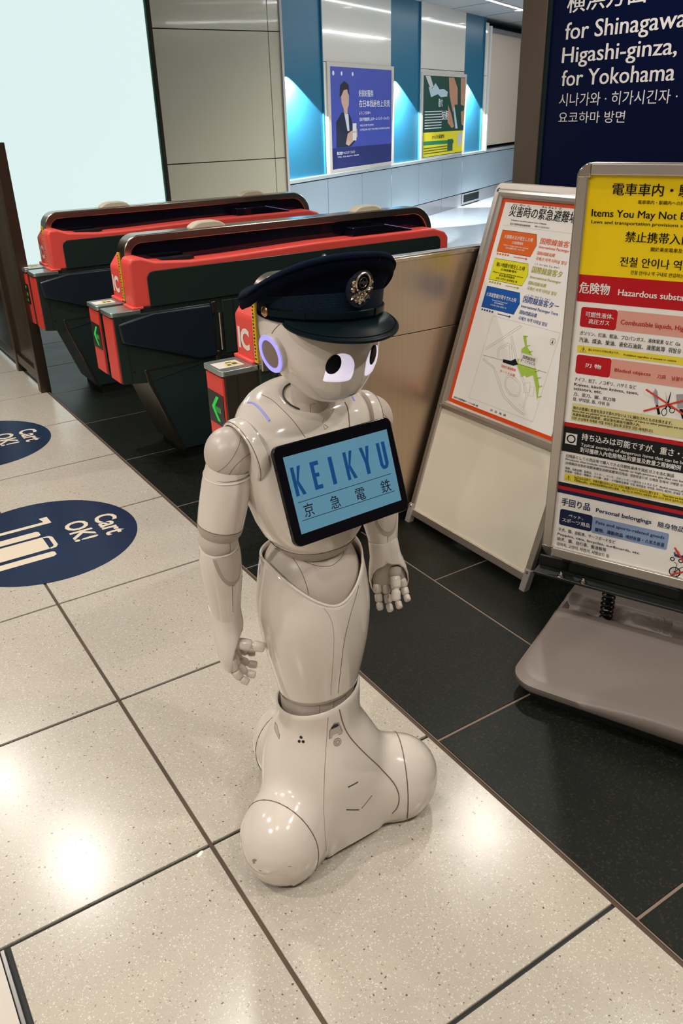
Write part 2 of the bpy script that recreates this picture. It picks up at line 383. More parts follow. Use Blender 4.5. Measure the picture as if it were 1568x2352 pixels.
vent = thing('floor_vent', 'dark rectangular vent grille set low in the corridor wall', 'vent', tuple(WO + WX * .18 + Vector((0, 0, 0))))
vent.rotation_euler = (0, 0, atan2(WX.y, WX.x))
MB().ringprism(rrect(-.40, .44, .03, .18, .004, 1), rrect(-.37, .41, .05, .165, .004, 1), 'y', -.006, -.02).build('frame', bs_m, vent)
MB().box(-.37, .41, -.004, -.001, .05, .165).build('backing', mat('black cavity', (.008, .012, .012), .7), vent)
for k in range(9): MB().box(-.37, .41, -.014, -.006, .056 + k * .012, .060 + k * .012).build('slat', mat('dark slat', (.03, .045, .045), .5), vent)
# added spots without fixtures, each shaping the bright wedge in its niche
for s0 in (-5.72, -3.0, -.30):
    P0 = WO + WX * (s0 + .06) + WY * .07; P1 = WO + WX * (s0 + .46) + WY * -.02
    spot('added_niche_spot', (P0.x, P0.y, 1.86), (P1.x, P1.y, 1.12), 600, (.86, .95, 1.0), 70, .10)

# ---- posters on the corridor wall
pf_m = mat('cream poster frame', (.60, .56, .48), .35)
def poster(label, a, b, z0, z1, bd):
    t = thing('wall_poster', label, 'poster', tuple(WO)); t.rotation_euler = (0, 0, atan2(WX.y, WX.x))
    MB().ringprism([(a, z0), (b, z0), (b, z1), (a, z1)], [(a + bd, z0 + .04), (b - bd, z0 + .04), (b - bd, z1 - .045), (a + bd, z1 - .045)], 'y', 0.0, -.018).build('frame', pf_m, t, bevel=.003)
    return t
MP = Mx((0, -.012, 0), (1, 0, 0), (0, 0, 1), (0, -1, 0))
MPP = MP
def pm(n, c): return mat('poster ' + n, c, .45)
p1 = poster('blue framed poster with a suited man and white Chinese lettering', -4.75, -2.96, .80, 1.95, .07)
MB().box(-4.69, -3.0, -.012, 0, .84, 1.91).build('sheet', pm('blue', (.06, .085, .42)), p1)
def art(name, color, polys, parent, M, lift, label=None):
    for q in polys: flat(MB(), q, M, lift).build(name, pm(name, color), parent)
art('printed_band', (.018, .028, .15), [[(-4.68, .845), (-3.01, .845), (-3.01, 1.056), (-4.68, 1.068)]], p1, MPP, .0005)
art('printed_jacket', (.012, .02, .05), [[(-4.57, 1.07), (-4.56, 1.34), (-4.42, 1.44), (-4.235, 1.43), (-4.17, 1.365), (-4.15, 1.25), (-4.10, 1.20), (-4.09, 1.12), (-4.20, 1.07)]], p1, MPP, .001)
art('printed_shirt', (.65, .68, .75), [[(-4.36, 1.44), (-4.25, 1.42), (-4.23, 1.24), (-4.28, 1.24)]], p1, MPP, .0015)
art('printed_skin', (.62, .40, .30), [[(-4.43, 1.62), (-4.39, 1.70), (-4.25, 1.70), (-4.225, 1.62), (-4.235, 1.52), (-4.27, 1.475), (-4.27, 1.42), (-4.35, 1.42), (-4.37, 1.48), (-4.42, 1.54)], [(-4.33, 1.10), (-4.28, 1.21), (-4.18, 1.24), (-4.03, 1.26), (-4.02, 1.17), (-4.15, 1.12), (-4.25, 1.08)]], p1, MPP, .002)
art('printed_hair', (.01, .01, .015), [[(-4.46, 1.60), (-4.44, 1.72), (-4.34, 1.765), (-4.23, 1.73), (-4.22, 1.61), (-4.25, 1.64), (-4.27, 1.68), (-4.36, 1.67), (-4.42, 1.61)]], p1, MPP, .0025)
art('printed_phone', (.75, .74, .70), [[(-4.145, 1.32), (-4.045, 1.32), (-4.052, 1.23), (-4.15, 1.23)], [(-4.15, 1.22), (-4.05, 1.22), (-4.055, 1.13), (-4.153, 1.135)]], p1, MPP, .003)
art('printed_logo', (.8, .82, .9), [circle(-4.60, 1.84, .024, 14), circle(-4.40, 1.84, .022, 12), circle(-4.12, 1.84, .022, 12)], p1, MPP, .001)
p2 = poster('green and yellow framed poster with photos of a craftsman', -2.03, -.24, .78, 1.915, .06)
MB().box(-1.96, -.28, -.012, 0, .82, 1.87).build('sheet', pm('dark green', (.012, .07, .045)), p2)
art('printed_yellow', (.85, .72, .03), [[(-1.94, .83), (-.29, .83), (-.29, 1.135), (-1.94, 1.15)]], p2, MPP, .0005)
art('printed_green', (.02, .25, .10), [[(-1.93, .985), (-.72, .965), (-.72, 1.015), (-1.93, 1.035)]], p2, MPP, .001)
art('printed_steel', (.50, .62, .68), [[(-1.78, 1.73), (-1.64, 1.71), (-1.52, 1.78), (-1.36, 1.70), (-1.20, 1.71), (-1.03, 1.67), (-1.05, 1.61), (-1.30, 1.60), (-1.42, 1.64), (-1.68, 1.60)], [(-.80, 1.50), (-.74, 1.50), (-.56, 1.17), (-.66, 1.17)]], p2, MPP, .001)
art('printed_hand', (.55, .27, .16), [[(-1.0, 1.86), (-.78, 1.86), (-.62, 1.72), (-.60, 1.50), (-.72, 1.50), (-.80, 1.40), (-.95, 1.62)], [(-.50, 1.86), (-.32, 1.86), (-.31, 1.48), (-.46, 1.50)], [(-1.0, 1.50), (-.86, 1.38), (-.72, 1.20), (-.82, 1.18), (-1.0, 1.26)], [(-.44, 1.40), (-.31, 1.42), (-.31, 1.20), (-.40, 1.22)]], p2, MPP, .0014)
art('printed_cloth', (.62, .62, .58), [[(-1.90, 1.865), (-1.72, 1.865), (-1.60, 1.74), (-1.70, 1.70)], [(-.56, .92), (-.36, .94), (-.34, 1.12), (-.54, 1.10)]], p2, MPP, .0014)
def rules(parent, a, b, zs, M, color, wd=.012):
    mb = MB()
    for z in zs: ribbon(mb, [(a, z), (b, z)], wd, M, .0016)
    return mb
rules(p2, -1.90, -1.25, [1.20 + .036 * k for k in range(7)], MPP, None, .014).build('printed_small_print', pm('rule white', (.62, .66, .62)), p2)
rules(p2, -1.92, -.75, [.87, .905, .94], MPP, None, .013).build('printed_small_print', pm('rule dark', (.10, .12, .03)), p2)
art('printed_block', (.02, .12, .08), [[(-.98, .87), (-.76, .87), (-.76, 1.03), (-.98, 1.03)]], p2, MPP, .0012)
POSTER_TXT = [
("好房好服务",0,-3.9712,1.6053,-3.5721,0.0685,"W",1),
("在日本找房也上贝壳",0,-3.9666,1.4911,-3.0872,0.0744,"W",1),
("ようこそ日本へ",0,-3.9697,1.4104,-3.6448,0.0349,"W",1),
("日本不動産探しはホームリンク・ジャパン",0,-3.9591,1.3385,-3.0970,0.0387,"W",1),
("WELCOME TO JAPAN",0,-3.9524,1.2810,-3.5693,0.0212,"W",0),
("HOMELINK HELP YOU FIND A HOME IN JAPAN",0,-3.9539,1.2339,-3.0869,0.0213,"W",0),
("株式会社ホームリンク・ジャパン",0,-4.5618,0.9922,-4.0944,0.0328,"W",1),
("TEL 03-6275-3860",0,-4.5516,0.9612,-3.9949,0.0139,"W",0),
("かもた保健所",0,-1.6144,1.0539,-1.1195,0.0512,"K",1),
("確かな",0,-1.3918,1.4719,-1.2323,0.1108,"W",1),
("技術",0,-1.2511,1.3016,-0.9882,0.1176,"W",1),
]
for parent, lo, hi in ((p1, -9, -2.6), (p2, -2.6, 9)):
    for code, colr in (('W', (.95, .95, .98)), ('K', (.02, .02, .02))):
        for (s, pre, u0, v0, u1, h, cc, bo) in POSTER_TXT:
            if cc == code and lo < u0 < hi: mb = MB(); put_text(mb, s, pre, u0, v0, u1, h, bo, MPP, .0035); mb.build('lettering', pm('ink ' + code, colr), parent)

# ---- left partition screen
bronze = mat('bronze brushed steel', (.10, .075, .055), .28, .8, bump=(8, .15, (1, 1, 40)))
part = thing('screen_partition', 'dark bronze framed glass screen at the left edge beside the gates', 'partition', (1.04, 4.86, 0))
MB().box(-.03, .03, 0, .06, 0, 1.35).build('post', bronze, part, bevel=.003)
MB().box(-.025, .025, .56, .62, 0, 1.35).build('post', bronze, part, bevel=.003)
MB().box(-.02, .02, .06, 2.2, .06, .12).build('bottom_rail', bronze, part, bevel=.002)
MB().box(-.02, .02, .06, 2.2, 1.30, 1.35).build('top_rail', bronze, part, bevel=.002)
MB().box(-.006, .006, .06, .56, .12, 1.30).build('dark_panel', mat('olive smoked panel', (.035, .034, .02), .22, .3, noise=(5, .3, (1, 6, 1))), part)
MB().box(-.006, .006, .62, 2.2, .12, 1.30).build('dark_panel', mat('olive smoked panel', (.03, .03, .02), .2), part)
lp = thing('wall_pillar', 'dark pillar with pale vertical edge trim behind the glass screen', 'pillar', (.93, 5.95, 0))
MB().box(-.6, .0, 0, .5, 0, 2.73).build('shaft', mat('dark brown cladding', (.035, .025, .018), .5), lp, bevel=.004)
MB().box(-.035, .004, -.02, .02, 0, 2.0).build('edge_trim', mat('tan edge trim', (.42, .30, .22), .4), lp)
MB().box(-.16, -.12, -.012, .0, 0, 2.0).build('edge_trim', mat('yellow tan edge trim', (.35, .22, .05), .4), lp)

# ---- floor stickers
def sticker(cx, cy, label, full=True):
    t = thing('floor_sticker', label, 'floor sticker', (cx, cy, 0))
    navy_s = mat('navy vinyl', (.008, .022, .060), .27, noise=(4, .3))
    cream = mat('cream vinyl print', (.72, .62, .48), .3)
    MB().prism(circle(0, 0, .35, 72), 'z', .0003, .0012).build('disc', navy_s, t)
    M = Matrix(((1, 0, 0, -.52), (0, 1, 0, -2.955), (0, 0, 1, 0), (0, 0, 0, 1)))
    mb = MB()
    for q in ([(.548, 3.148), (.58, 3.148), (.582, 3.084), (.20, 3.084), (.20, 3.107), (.556, 3.107)],
              [(.20, 3.035), (.508, 3.038), (.517, 3.028), (.517, 3.000), (.508, 2.992), (.20, 2.992)],
              [(.20, 2.975), (.516, 2.975), (.516, 2.865), (.20, 2.862)],
              [(.20, 2.838), (.516, 2.838), (.525, 2.830), (.525, 2.806), (.512, 2.797), (.20, 2.797)],
              [(.518, 2.965), (.53, 2.962), (.536, 2.955), (.536, 2.885), (.530, 2.876), (.518, 2.872), (.518, 2.862), (.54, 2.864), (.551, 2.882), (.551, 2.958), (.54, 2.972), (.518, 2.975)]):
        mb.add([(x, y, .0014) for x, y in q], [tuple(range(len(q)))], M)
    build_each(mb, 'printed_cart', cream, t)
    MT = Mx((.52 - .52, 0, 0), (0, -1, 0), (1, 0, 0), (0, 0, 1))      # reading direction -Y, up +X
    mb = MB()
    put_text(mb, 'Cart', 0, -.078, .213, .116, .082, 5, MT, .0015)
    put_text(mb, 'OK!', 0, -.083, .095, .098, .085, 5, MT, .0015)
    build_each(mb, 'letter', cream, t)
sticker(.52, 2.955, 'round navy Cart OK floor sticker nearest the robot')
sticker(.52, 4.19, 'round navy Cart OK floor sticker farther back before the middle gate lane')
# ================================================================ TICKET GATES
steel = mat('brushed stainless steel', (.50, .43, .36), .24, 1.0, noise=(2, .08, (40, 1, 1)))
steel_g = mat('green tinted dark steel', (.045, .062, .055), .30, .55)
steel_d = mat('dark warm steel', (.11, .095, .075), .28, .85)
skirt_m = mat('dark green painted skirt', (.014, .026, .025), .35)
side_m = mat('dark green side plate', (.022, .038, .034), .28, .3)
red_m = mat('coral red plastic', (.82, .085, .065), .38)
red_e = mat('bright red end plate', (.80, .06, .045), .38)
glass_k = mat('black smoked glass', (.004, .004, .010), .06)
black_m = mat('black plastic', (.006, .007, .008), .45)
flap_m = mat('dark navy door flap', (.006, .012, .022), .4)
cap_m = mat('pale brushed cap plate', (.42, .50, .48), .25, .8)
white_p = mat('white print', (.85, .75, .70), .5)
yellow_m = mat('yellow caution tape', (.80, .52, .02), .5)
dome_m = mat('cream lamp dome', (.62, .56, .42), .35)
led_g = mat('green led', (.0, .2, .02), .5, emis=(.02, .85, .10), estr=1.1)
led_y = mat('amber led', (.2, .2, .0), .5, emis=(.7, .8, .05), estr=.9)
def plate_sticker(t, y0):
    mb = MB(); mb.box(1.045, 1.135, y0 + .03, y0 + .10, .7182, .7188); mb.build('sticker', mat('sticker paper', (.75, .72, .66), .5), t)
    mb = MB(); mb.add([(1.075 + a, y0 + .037 + b, .7190) for a, b in ((0, 0), (.055, .004), (.05, .05), (.02, .056), (.006, .03))], [(0, 1, 2, 3, 4)]); mb.build('sticker_art', mat('sticker yellow', (.80, .62, .18), .5), t)
    mb = MB()
    for (a, b, c, d) in ((.085, .098, .045, .060), (.105, .122, .05, .07), (.09, .11, .075, .084)): mb.box(1.0 + a, 1.0 + b, y0 + c, y0 + d, .7190, .7192)
    mb.build('sticker_art', mat('sticker green', (.05, .12, .09), .5), t)
def shell(t, y0, y1, ic, outer):
    """red plastic shell along one side; outer = y of the lane side"""
    z0 = .722
    prof = [(1.145, z0), (1.145, .905), (1.158, .925), (1.200, .926), (1.26, .905), (1.42, .892), (1.60, .893), (2.05, .905), (2.76, .905), (2.83, .885), (2.855, .855), (2.855, .80), (2.80, z0)]
    if ic: prof = [(1.166, z0), (1.166, .862), (1.174, .872), (1.215, .925), (1.26, .915), (1.42, .895), (1.60, .893), (2.05, .905), (2.76, .905), (2.83, .885), (2.855, .855), (2.855, .80), (2.80, z0)]
    MB().prism(prof, 'y', y0, y1).build('shell', red_m, t, bevel=.010, bseg=3)
    MB().box((1.154 if ic else 1.133), 1.185, y0 - .004, y1 + .004, .717, .729).build('shell_foot', red_m, t, bevel=.004)
    yy = (outer - .0045, outer + .002) if outer < (y0 + y1) / 2 else (outer - .002, outer + .0045)
    MB().prism(rrect(1.215, 2.80, .722, .868, [.03, .03, .003, .003]), 'y', yy[0], yy[1]).build('side_plate', side_m if outer < (y0 + y1) / 2 else steel_d, t, bevel=.002)
    MB().box(1.30, 1.45, y0 + .03, y0 + .085, .895, .9065).build('ticket_slot', black_m, t)
    if outer < (y0 + y1) / 2:
        MB().prism([(2.28, .88), (2.28, .946), (2.47, .946), (2.64, .909), (2.64, .88)], 'y', y0 + .028, y1 - .002).build('reader_box', glass_k, t, bevel=.003)
        MB().tube([(2.47, y0 + .03, .947), (2.64, y0 + .03, .910)], .0016, 6).build('reader_trim', mat('violet trim', (.35, .28, .7), .3), t)
def ridge(t, y0, y1, dy):
    o = rrect(1.168, 2.83, .70, 1.003, [.12, .075, .005, .005], 10); i = rrect(1.200, 2.795, .72, .968, [.09, .05, .005, .005], 10)
    MB().ringprism(o, i, 'y', y0, y1).build('ridge_frame', steel, t, bevel=.004)
    MB().prism(rrect(1.198, 2.797, .71, .970, [.09, .05, .005, .005], 10), 'y', y0 + .012, y1 - .012).build('ridge_glass', glass_k, t)
    for x in (1.575, 2.44):
        prof = [(-.085, -.002), (-.078, .010), (-.055, .022), (-.03, .027), (.03, .027), (.055, .022), (.078, .010), (.085, -.002)]
        MB().prism([(x + a, 1.003 + b) for a, b in prof], 'y', y0 + .015, y1 - .015).build('lamp_dome', dome_m, t, bevel=.008, bseg=3)
    MB().box(1.164, 1.1695, y1 - .026, y1 - .008, .725, .93).build('caution_tape', yellow_m, t)
    mb = MB(); 
    for k in range(17): mb.box(1.1632, 1.1642, y1 - .022 + .002 * (k % 3), y1 - .012 - .001 * (k % 2), .735 + k * .0112, .741 + k * .0112)
    mb.build('tape_print', black_m, t)
def nose(t, y0, y1, arrow, side):
    MB().prism([(1.047, .408), (1.047, .700), (1.50, .700), (1.50, .45), (1.17, .395)], 'y', y0, y1).build('nose', steel_d if side else steel_g, t, bevel=.003)
    MB().prism(rrect(1.034, 1.168, y0 - .004, y1 + .004, [.002, .012, .012, .002], 4), 'z', .700, .718).build('cap_plate', cap_m, t, bevel=.002)
    MB().box(1.040, 1.048, y0 + .006, y1 - .004, .414, .692).build('end_plate', red_e, t, bevel=.001)
    MB().box(1.09, 1.092, y0 - .001, y0 + .004, .41, .695).build('panel_seam', black_m, t)
    if arrow:
        MB().box(1.0375, 1.0402, y0 + .008, y1 - .008, .523, .633).build('arrow_display', mat('display black', (.004, .006, .005), .3), t)
        yc = (y0 + y1) / 2; mb = MB(); my = MB()
        M = Mx((1.0372, yc, .578), (0, -1, 0), (0, 0, 1), (-1, 0, 0))
        for r in range(26):
            v = -.041 + r * .0033
            # diagonal arrow pointing to the left: chevron and shaft
            for a in [(-.034 + abs(v) * .95, -.014 + abs(v) * .95)] + ([(-.018, .036)] if abs(v + .002) < .010 else []):
                n = 9
                for k in range(n):
                    u = a[0] + (a[1] - a[0]) * k / n
                    (my if u > .026 else mb).add([(u, v, 0), (u + .0019, v, 0), (u + .0019, v + .0019, 0), (u, v + .0019, 0)], [(0, 1, 2, 3)], M)
        mb.build('arrow_leds', led_g, t, label='lit green left arrow'); 
        if my.v: my.build('arrow_leds', led_y, t, label='amber end of the arrow')
def ic_sign(t, ya, yb):
    mb = MB(); M = Mx((1.1653, 0, 0), (0, -1, 0), (0, 0, 1), (-1, 0, 0))
    put_text(mb, 'IC', 0, -(yb - .020), .757, -(ya + .024), .064, 6, M, .0006); build_each(mb, 'letter', white_p, t)
def gate(y0, label, parts='both'):
    t = thing('ticket_gate', label, 'ticket gate', (0, 0, 0)); t.location = (1.95, y0 + .16, 0)
    root_shift = Vector((-1.95, -(y0 + .16), 0))
    made = []
    yr0, yr1 = y0 + .108, y0 + .200
    half = parts == 'left'
    ya = y0 + (.165 if half else 0)
    if half: yr0 = y0 + .152
    MB().box(1.31, 2.73, ya + .012, y0 + .318, 0, .055).build('plinth', black_m, t)
    MB().prism([(1.160, .452), (1.172, .392), (1.292, .05), (2.75, .05), (2.86, .39), (2.86, .452)], 'y', ya + .002, y0 + .325).build('skirt', skirt_m, t, bevel=.004)
    e = [(1.150, .456), (1.162, .390), (1.284, .046), (1.300, .046), (1.180, .394), (1.170, .456)]
    MB().prism(e, 'y', ya - .002, y0 + .329).build('skirt_edge', steel_d, t, bevel=.003)
    MB().box(1.16, 2.86, ya - .002, ya + .012, .450, .457).build('skirt_rim', steel_d, t)
    MB().box(1.168, 2.84, ya + .006, y0 + .322, .45, .722).build('body', steel_g, t, bevel=.003)
    if not half:
        nose(t, y0, y0 + .128, False, False)
        MB().prism([(1.057, .671), (1.215, .700), (1.488, .697), (1.497, .465), (1.41, .465), (1.067, .590)], 'y', y0 - .020, y0 + .001).build('door_flap', flap_m, t, bevel=.008, bseg=3)
        for (za, zb) in ((.655, .708), (.44, .486)): MB().box(1.492, 1.512, y0 - .012, y0 + .004, za, zb).build('hinge', steel_d, t, bevel=.003)
        MB().tube([(1.532, y0 - .004, .487), (1.532, y0 - .004, .655)], .010, 12).build('hinge_pin', steel, t)
        MB().box(1.548, 2.70, y0 - .001, y0 + .008, .465, .706).build('service_panel', steel_g, t, bevel=.002)
        for x in (1.60, 2.1, 2.5): MB().box(x, x + .003, y0 - .0018, y0, .465, .706).build('panel_seam', black_m, t)
        MB().box(1.60, 2.1, y0 - .0018, y0, .59, .5925).build('panel_seam', black_m, t)
        MB().tube([(1.105, y0 - .002, .455), (1.105, y0 + .003, .455)], .0045, 10).build('screw', black_m, t)
        shell(t, y0, yr0 + .002, False, y0)
        mb = MB(); mb.ellipsoid((0, 0, 0), (.016, .016, .016), 16, 10, Matrix.Translation((2.093, y0 - .006, .835))); mb.build('lens', mat('chrome', (.8, .8, .8), .05, 1), t, smooth=True)
    nose(t, y0 + .183, y0 + .315, True, True); plate_sticker(t, y0 + .183)
    shell(t, yr1 - .002, y0 + .325, True, y0 + .325)
    ic_sign(t, yr1, y0 + .325)
    ridge(t, yr0, yr1, 0)
    if not half: MB().box(1.06, 1.17, y0 + .128, y0 + .184, .43, .66).build('nose_gap', black_m, t)
    else:
        for x in (1.17, 1.215): MB().box(x, x + .0025, y0 + .1815, y0 + .184, .42, .70).build('panel_seam', black_m, t)
    for ch in t.children: ch.data.transform(Matrix.Translation(root_shift))
    return t
g1 = gate(3.385, 'middle red topped ticket gate with two noses and a green arrow')
g2 = gate(4.620, 'farthest red topped ticket gate beside the glowing light panel')
g3 = gate(2.137, 'nearest ticket gate behind the robot with large IC letters and brushed side wall', 'left')
# brushed steel side wall of the nearest gate
def shifted(mb, name, m, t, **k):
    o = mb.build(name, m, t, **k); o.data.transform(Matrix.Translation((-t.location.x, -t.location.y, 0))); return o
side_s = mat('warm brushed steel side', (.55, .43, .32), .34, 1.0, noise=(1.5, .10, (60, 1, 1)))
shifted(MB().box(1.23, 3.35, 2.286, 2.302, .735, .985), 'side_panel', side_s, g3, bevel=.001)
shifted(MB().box(1.23, 3.35, 2.286, 2.302, .030, .7325), 'side_panel', side_s, g3, bevel=.001)
shifted(MB().box(1.23, 3.35, 2.282, 2.304, .985, .998), 'top_rail', steel, g3, bevel=.002)
shifted(MB().box(1.24, 3.35, 2.292, 2.302, 0, .035), 'plinth', black_m, g3)
# ================================================================ SIGNS
INK = {'K': (.005, .005, .006), 'W': (.86, .83, .78), 'R': (.42, .02, .02), 'N': (.012, .025, .09), 'O': (.78, .12, .03), 'Y': (.42, .38, .01), 'B': (.01, .06, .30)}
def ink(c): return mat('ink ' + c, INK[c], .4, spec=.15)
def letter(parent, data, M, lift, only=None):
    for (s, pre, u0, v0, u1, h, cc, bo) in data:          # one object for each printed line
        mb = MB(); put_text(mb, s, pre, u0, v0, u1, h, bo, M, lift); mb.build('lettering', ink(cc), parent)
alu = mat('satin aluminium', (.62, .57, .52), .34, .9)
chrome = mat('chrome corner', (.75, .75, .75), .08, 1)
paper = mat('white poster paper', (.90, .87, .82), .30, coat=.1, spec=.3)
def prt(n, c): return mat('print ' + n, c, .30, coat=.05, spec=.25)

# ---- prohibited items board on a weighted stand (front right)
U = Vector((.4058, -.9140, 0)); NRM = Vector((-.9140, -.4058, 0))
FW, FH = .712, .965
fs = thing('notice_board_stand', 'free standing framed board of prohibited items on a grey plastic base', 'sign board', (1.618, 1.449, 0))
KF = 1.1013                                        # the sheet is drawn in units of 1.1 m: a B1 poster
MF = Mx((0, 0, .265), U, (0, 0, 1), NRM) @ Matrix.Scale(KF, 4)          # x along the board, y up, z towards the viewer
o = rrect(0, FW, 0, FH, .03, 6); i = rrect(.026, FW - .026, .028, FH - .026, .001, 6)
MB().ringprism(o, i, 'z', -.022, .006, MF).build('frame', alu, fs, bevel=.004, bseg=3)
for (cx, cy, sx, sy) in ((0, FH, 1, -1), (0, 0, 1, 1), (FW, FH, -1, -1), (FW, 0, -1, 1)):
    pts = [(cx + sx * (.031 - .031 * cos(a)), cy + sy * (.031 - .031 * sin(a))) for a in [radians(90 * k / 8) for k in range(9)]]
    pts2 = [(cx + sx * .031, cy + sy * .031)]
    MB().prism(pts + pts2, 'z', -.023, .0075, MF).build('corner_cap', chrome, fs, bevel=.003)
MB().box(.02, FW - .02, .02, FH - .02, -.018, -.004, MF).build('backing', mat('board backing', (.05, .05, .05), .6), fs)
MB().box(.026, FW - .026, .028, FH - .026, -.004, -.003, MF).build('poster_sheet', paper, fs)
def FR(name, c, polys, lift):
    for q in polys:
        if len(q) == 4 and not isinstance(q[0], (tuple, list)): q = [(q[0], q[2]), (q[1], q[2]), (q[1], q[3]), (q[0], q[3])]
        flat(MB(), q, MF, lift).build(name, prt(name, c), fs)
X1 = FW - .026
FR('yellow_field', (.93, .66, .008), [(.026, X1, .7306, .939)], -.0028)
FR('red_band', (.52, .008, .015), [(.026, X1, .6703, .7306), rrect(.0375, .121, .6128, .6588, .006, 3), rrect(.0383, .1205, .5013, .5470, .006, 3), (.026, X1, .3652, .376), (.026, X1, .1948, .2046), ], -.0026)
FR('pink_band', (.76, .36, .28), [(.121, X1 - .012, .6128, .6585), (.1205, X1 - .012, .5013, .5465)], -.0026)
FR('yellow_strip', (.84, .68, .06), [(.038, X1 - .012, .552, .5695), (.0388, X1 - .012, .2208, .2408)], -.0026)
FR('pale_yellow_field', (.74, .66, .30), [(.040, X1 - .012, .3828, .4272)], -.0026)
FR('black_band', (.004, .006, .007), [(.026, X1, .2995, .3652), (.026, X1, .2046, .2149)], -.0026)
FR('navy_band', (.005, .014, .062), [(.026, X1, .185, .1948), rrect(.0375, .1222, .0948, .1408, .006, 3)], -.0026)
FR('light_blue_field', (.26, .36, .56), [rrect(.1222, .3087, .0930, .1388, .005, 3)], -.0027)
FR('white_square', (.84, .81, .76), [(.0318, .0605, .3205, .3492)], -.0022)
mb = MB(); ribbon(mb, circle(.0462, .3349, .0095, 28), .0032, MF, -.0019, True); mb.build('printed_ring', ink('K'), fs)
mb = MB()
for (cx, cy, s) in ((.052, .5598, .007), (.0495, .2305, .0065)): ribbon(mb, [(cx - s, cy - s * .8), (cx + s, cy - s * .8), (cx, cy + s)], .0008, MF, -.0022, True); flat(mb, [(cx - .0007, cy - .002), (cx + .0007, cy - .002), (cx + .0009, cy + .004), (cx - .0009, cy + .004)], MF, -.0022); flat(mb, circle(cx, cy - .0036, .0009, 8), MF, -.0022)
mb.build('warning_triangle', ink('K'), fs)
# crossed-out pictures: blades, then pram and bicycle
mb = MB()
flat(mb, [(.222, .478), (.226, .492), (.232, .484), (.2375, .455), (.2325, .4525)], MF, -.0022)
flat(mb, [(.2723, .4849), (.293, .489), (.2985, .458), (.280, .453)], MF, -.0022)
flat(mb, [(.2485, .4890), (.2575, .461), (.2555, .460)], MF, -.0022)
mb.build('printed_blade', prt('blade grey', (.36, .34, .37)), fs)
mb = MB()
flat(mb, [(.2325, .4525), (.2375, .4545), (.2455, .433), (.2400, .431)], MF, -.0021)
flat(mb, [(.2600, .489), (.2610, .489), (.2600, .459), (.2560, .459)], MF, -.0021)
flat(mb, [(.284, .452), (.291, .4535), (.300, .432), (.294, .430)], MF, -.0021)
ribbon(mb, [(.2575, .458), (.2545, .448)], .003, MF, -.0021); ribbon(mb, [(.2580, .458), (.266, .450)], .003, MF, -.0021)
ribbon(mb, circle(.2530, .4395, .0055, 20, .0085), .0015, MF, -.0021, True); ribbon(mb, circle(.2690, .4460, .0055, 20), .0015, MF, -.0021, True)
ribbon(mb, circle(.336, .040, .0125, 24), .0025, MF, -.0021, True); ribbon(mb, circle(.372, .040, .0125, 24), .0025, MF, -.0021, True)
for k in range(6): a = pi * k / 6; ribbon(mb, [(.336 - .012 * cos(a), .040 - .012 * sin(a)), (.336 + .012 * cos(a), .040 + .012 * sin(a))], .0006, MF, -.0021)
ribbon(mb, [(.336, .040), (.350, .058), (.366, .058), (.372, .040)], .0014, MF, -.0021); ribbon(mb, [(.336, .040), (.338, .064), (.330, .066)], .0014, MF, -.0021)
ribbon(mb, circle(.3255, .0735, .0045, 16), .0022, MF, -.0021, True); ribbon(mb, circle(.345, .0735, .0045, 16), .0022, MF, -.0021, True)
mb.build('printed_picture', ink('K'), fs)
FR('printed_pram', (.02, .06, .20), [[(.326, .094), (.329, .082), (.352, .080), (.356, .096), (.344, .088)]], -.0020)
FR('printed_face', (.75, .42, .22), [circle(.334, .0945, .0055, 16)], -.0018)
mb = MB(); ribbon(mb, [(.206, .4865), (.318, .430)], .0042, MF, -.0012); ribbon(mb, [(.2076, .4345), (.318, .486)], .0042, MF, -.0012)
ribbon(mb, [(.326, .106), (.358, .066)], .0042, MF, -.0012); ribbon(mb, [(.327, .0295), (.384, .063)], .0042, MF, -.0012); mb.build('printed_cross', prt('cross red', (.66, .05, .02)), fs)
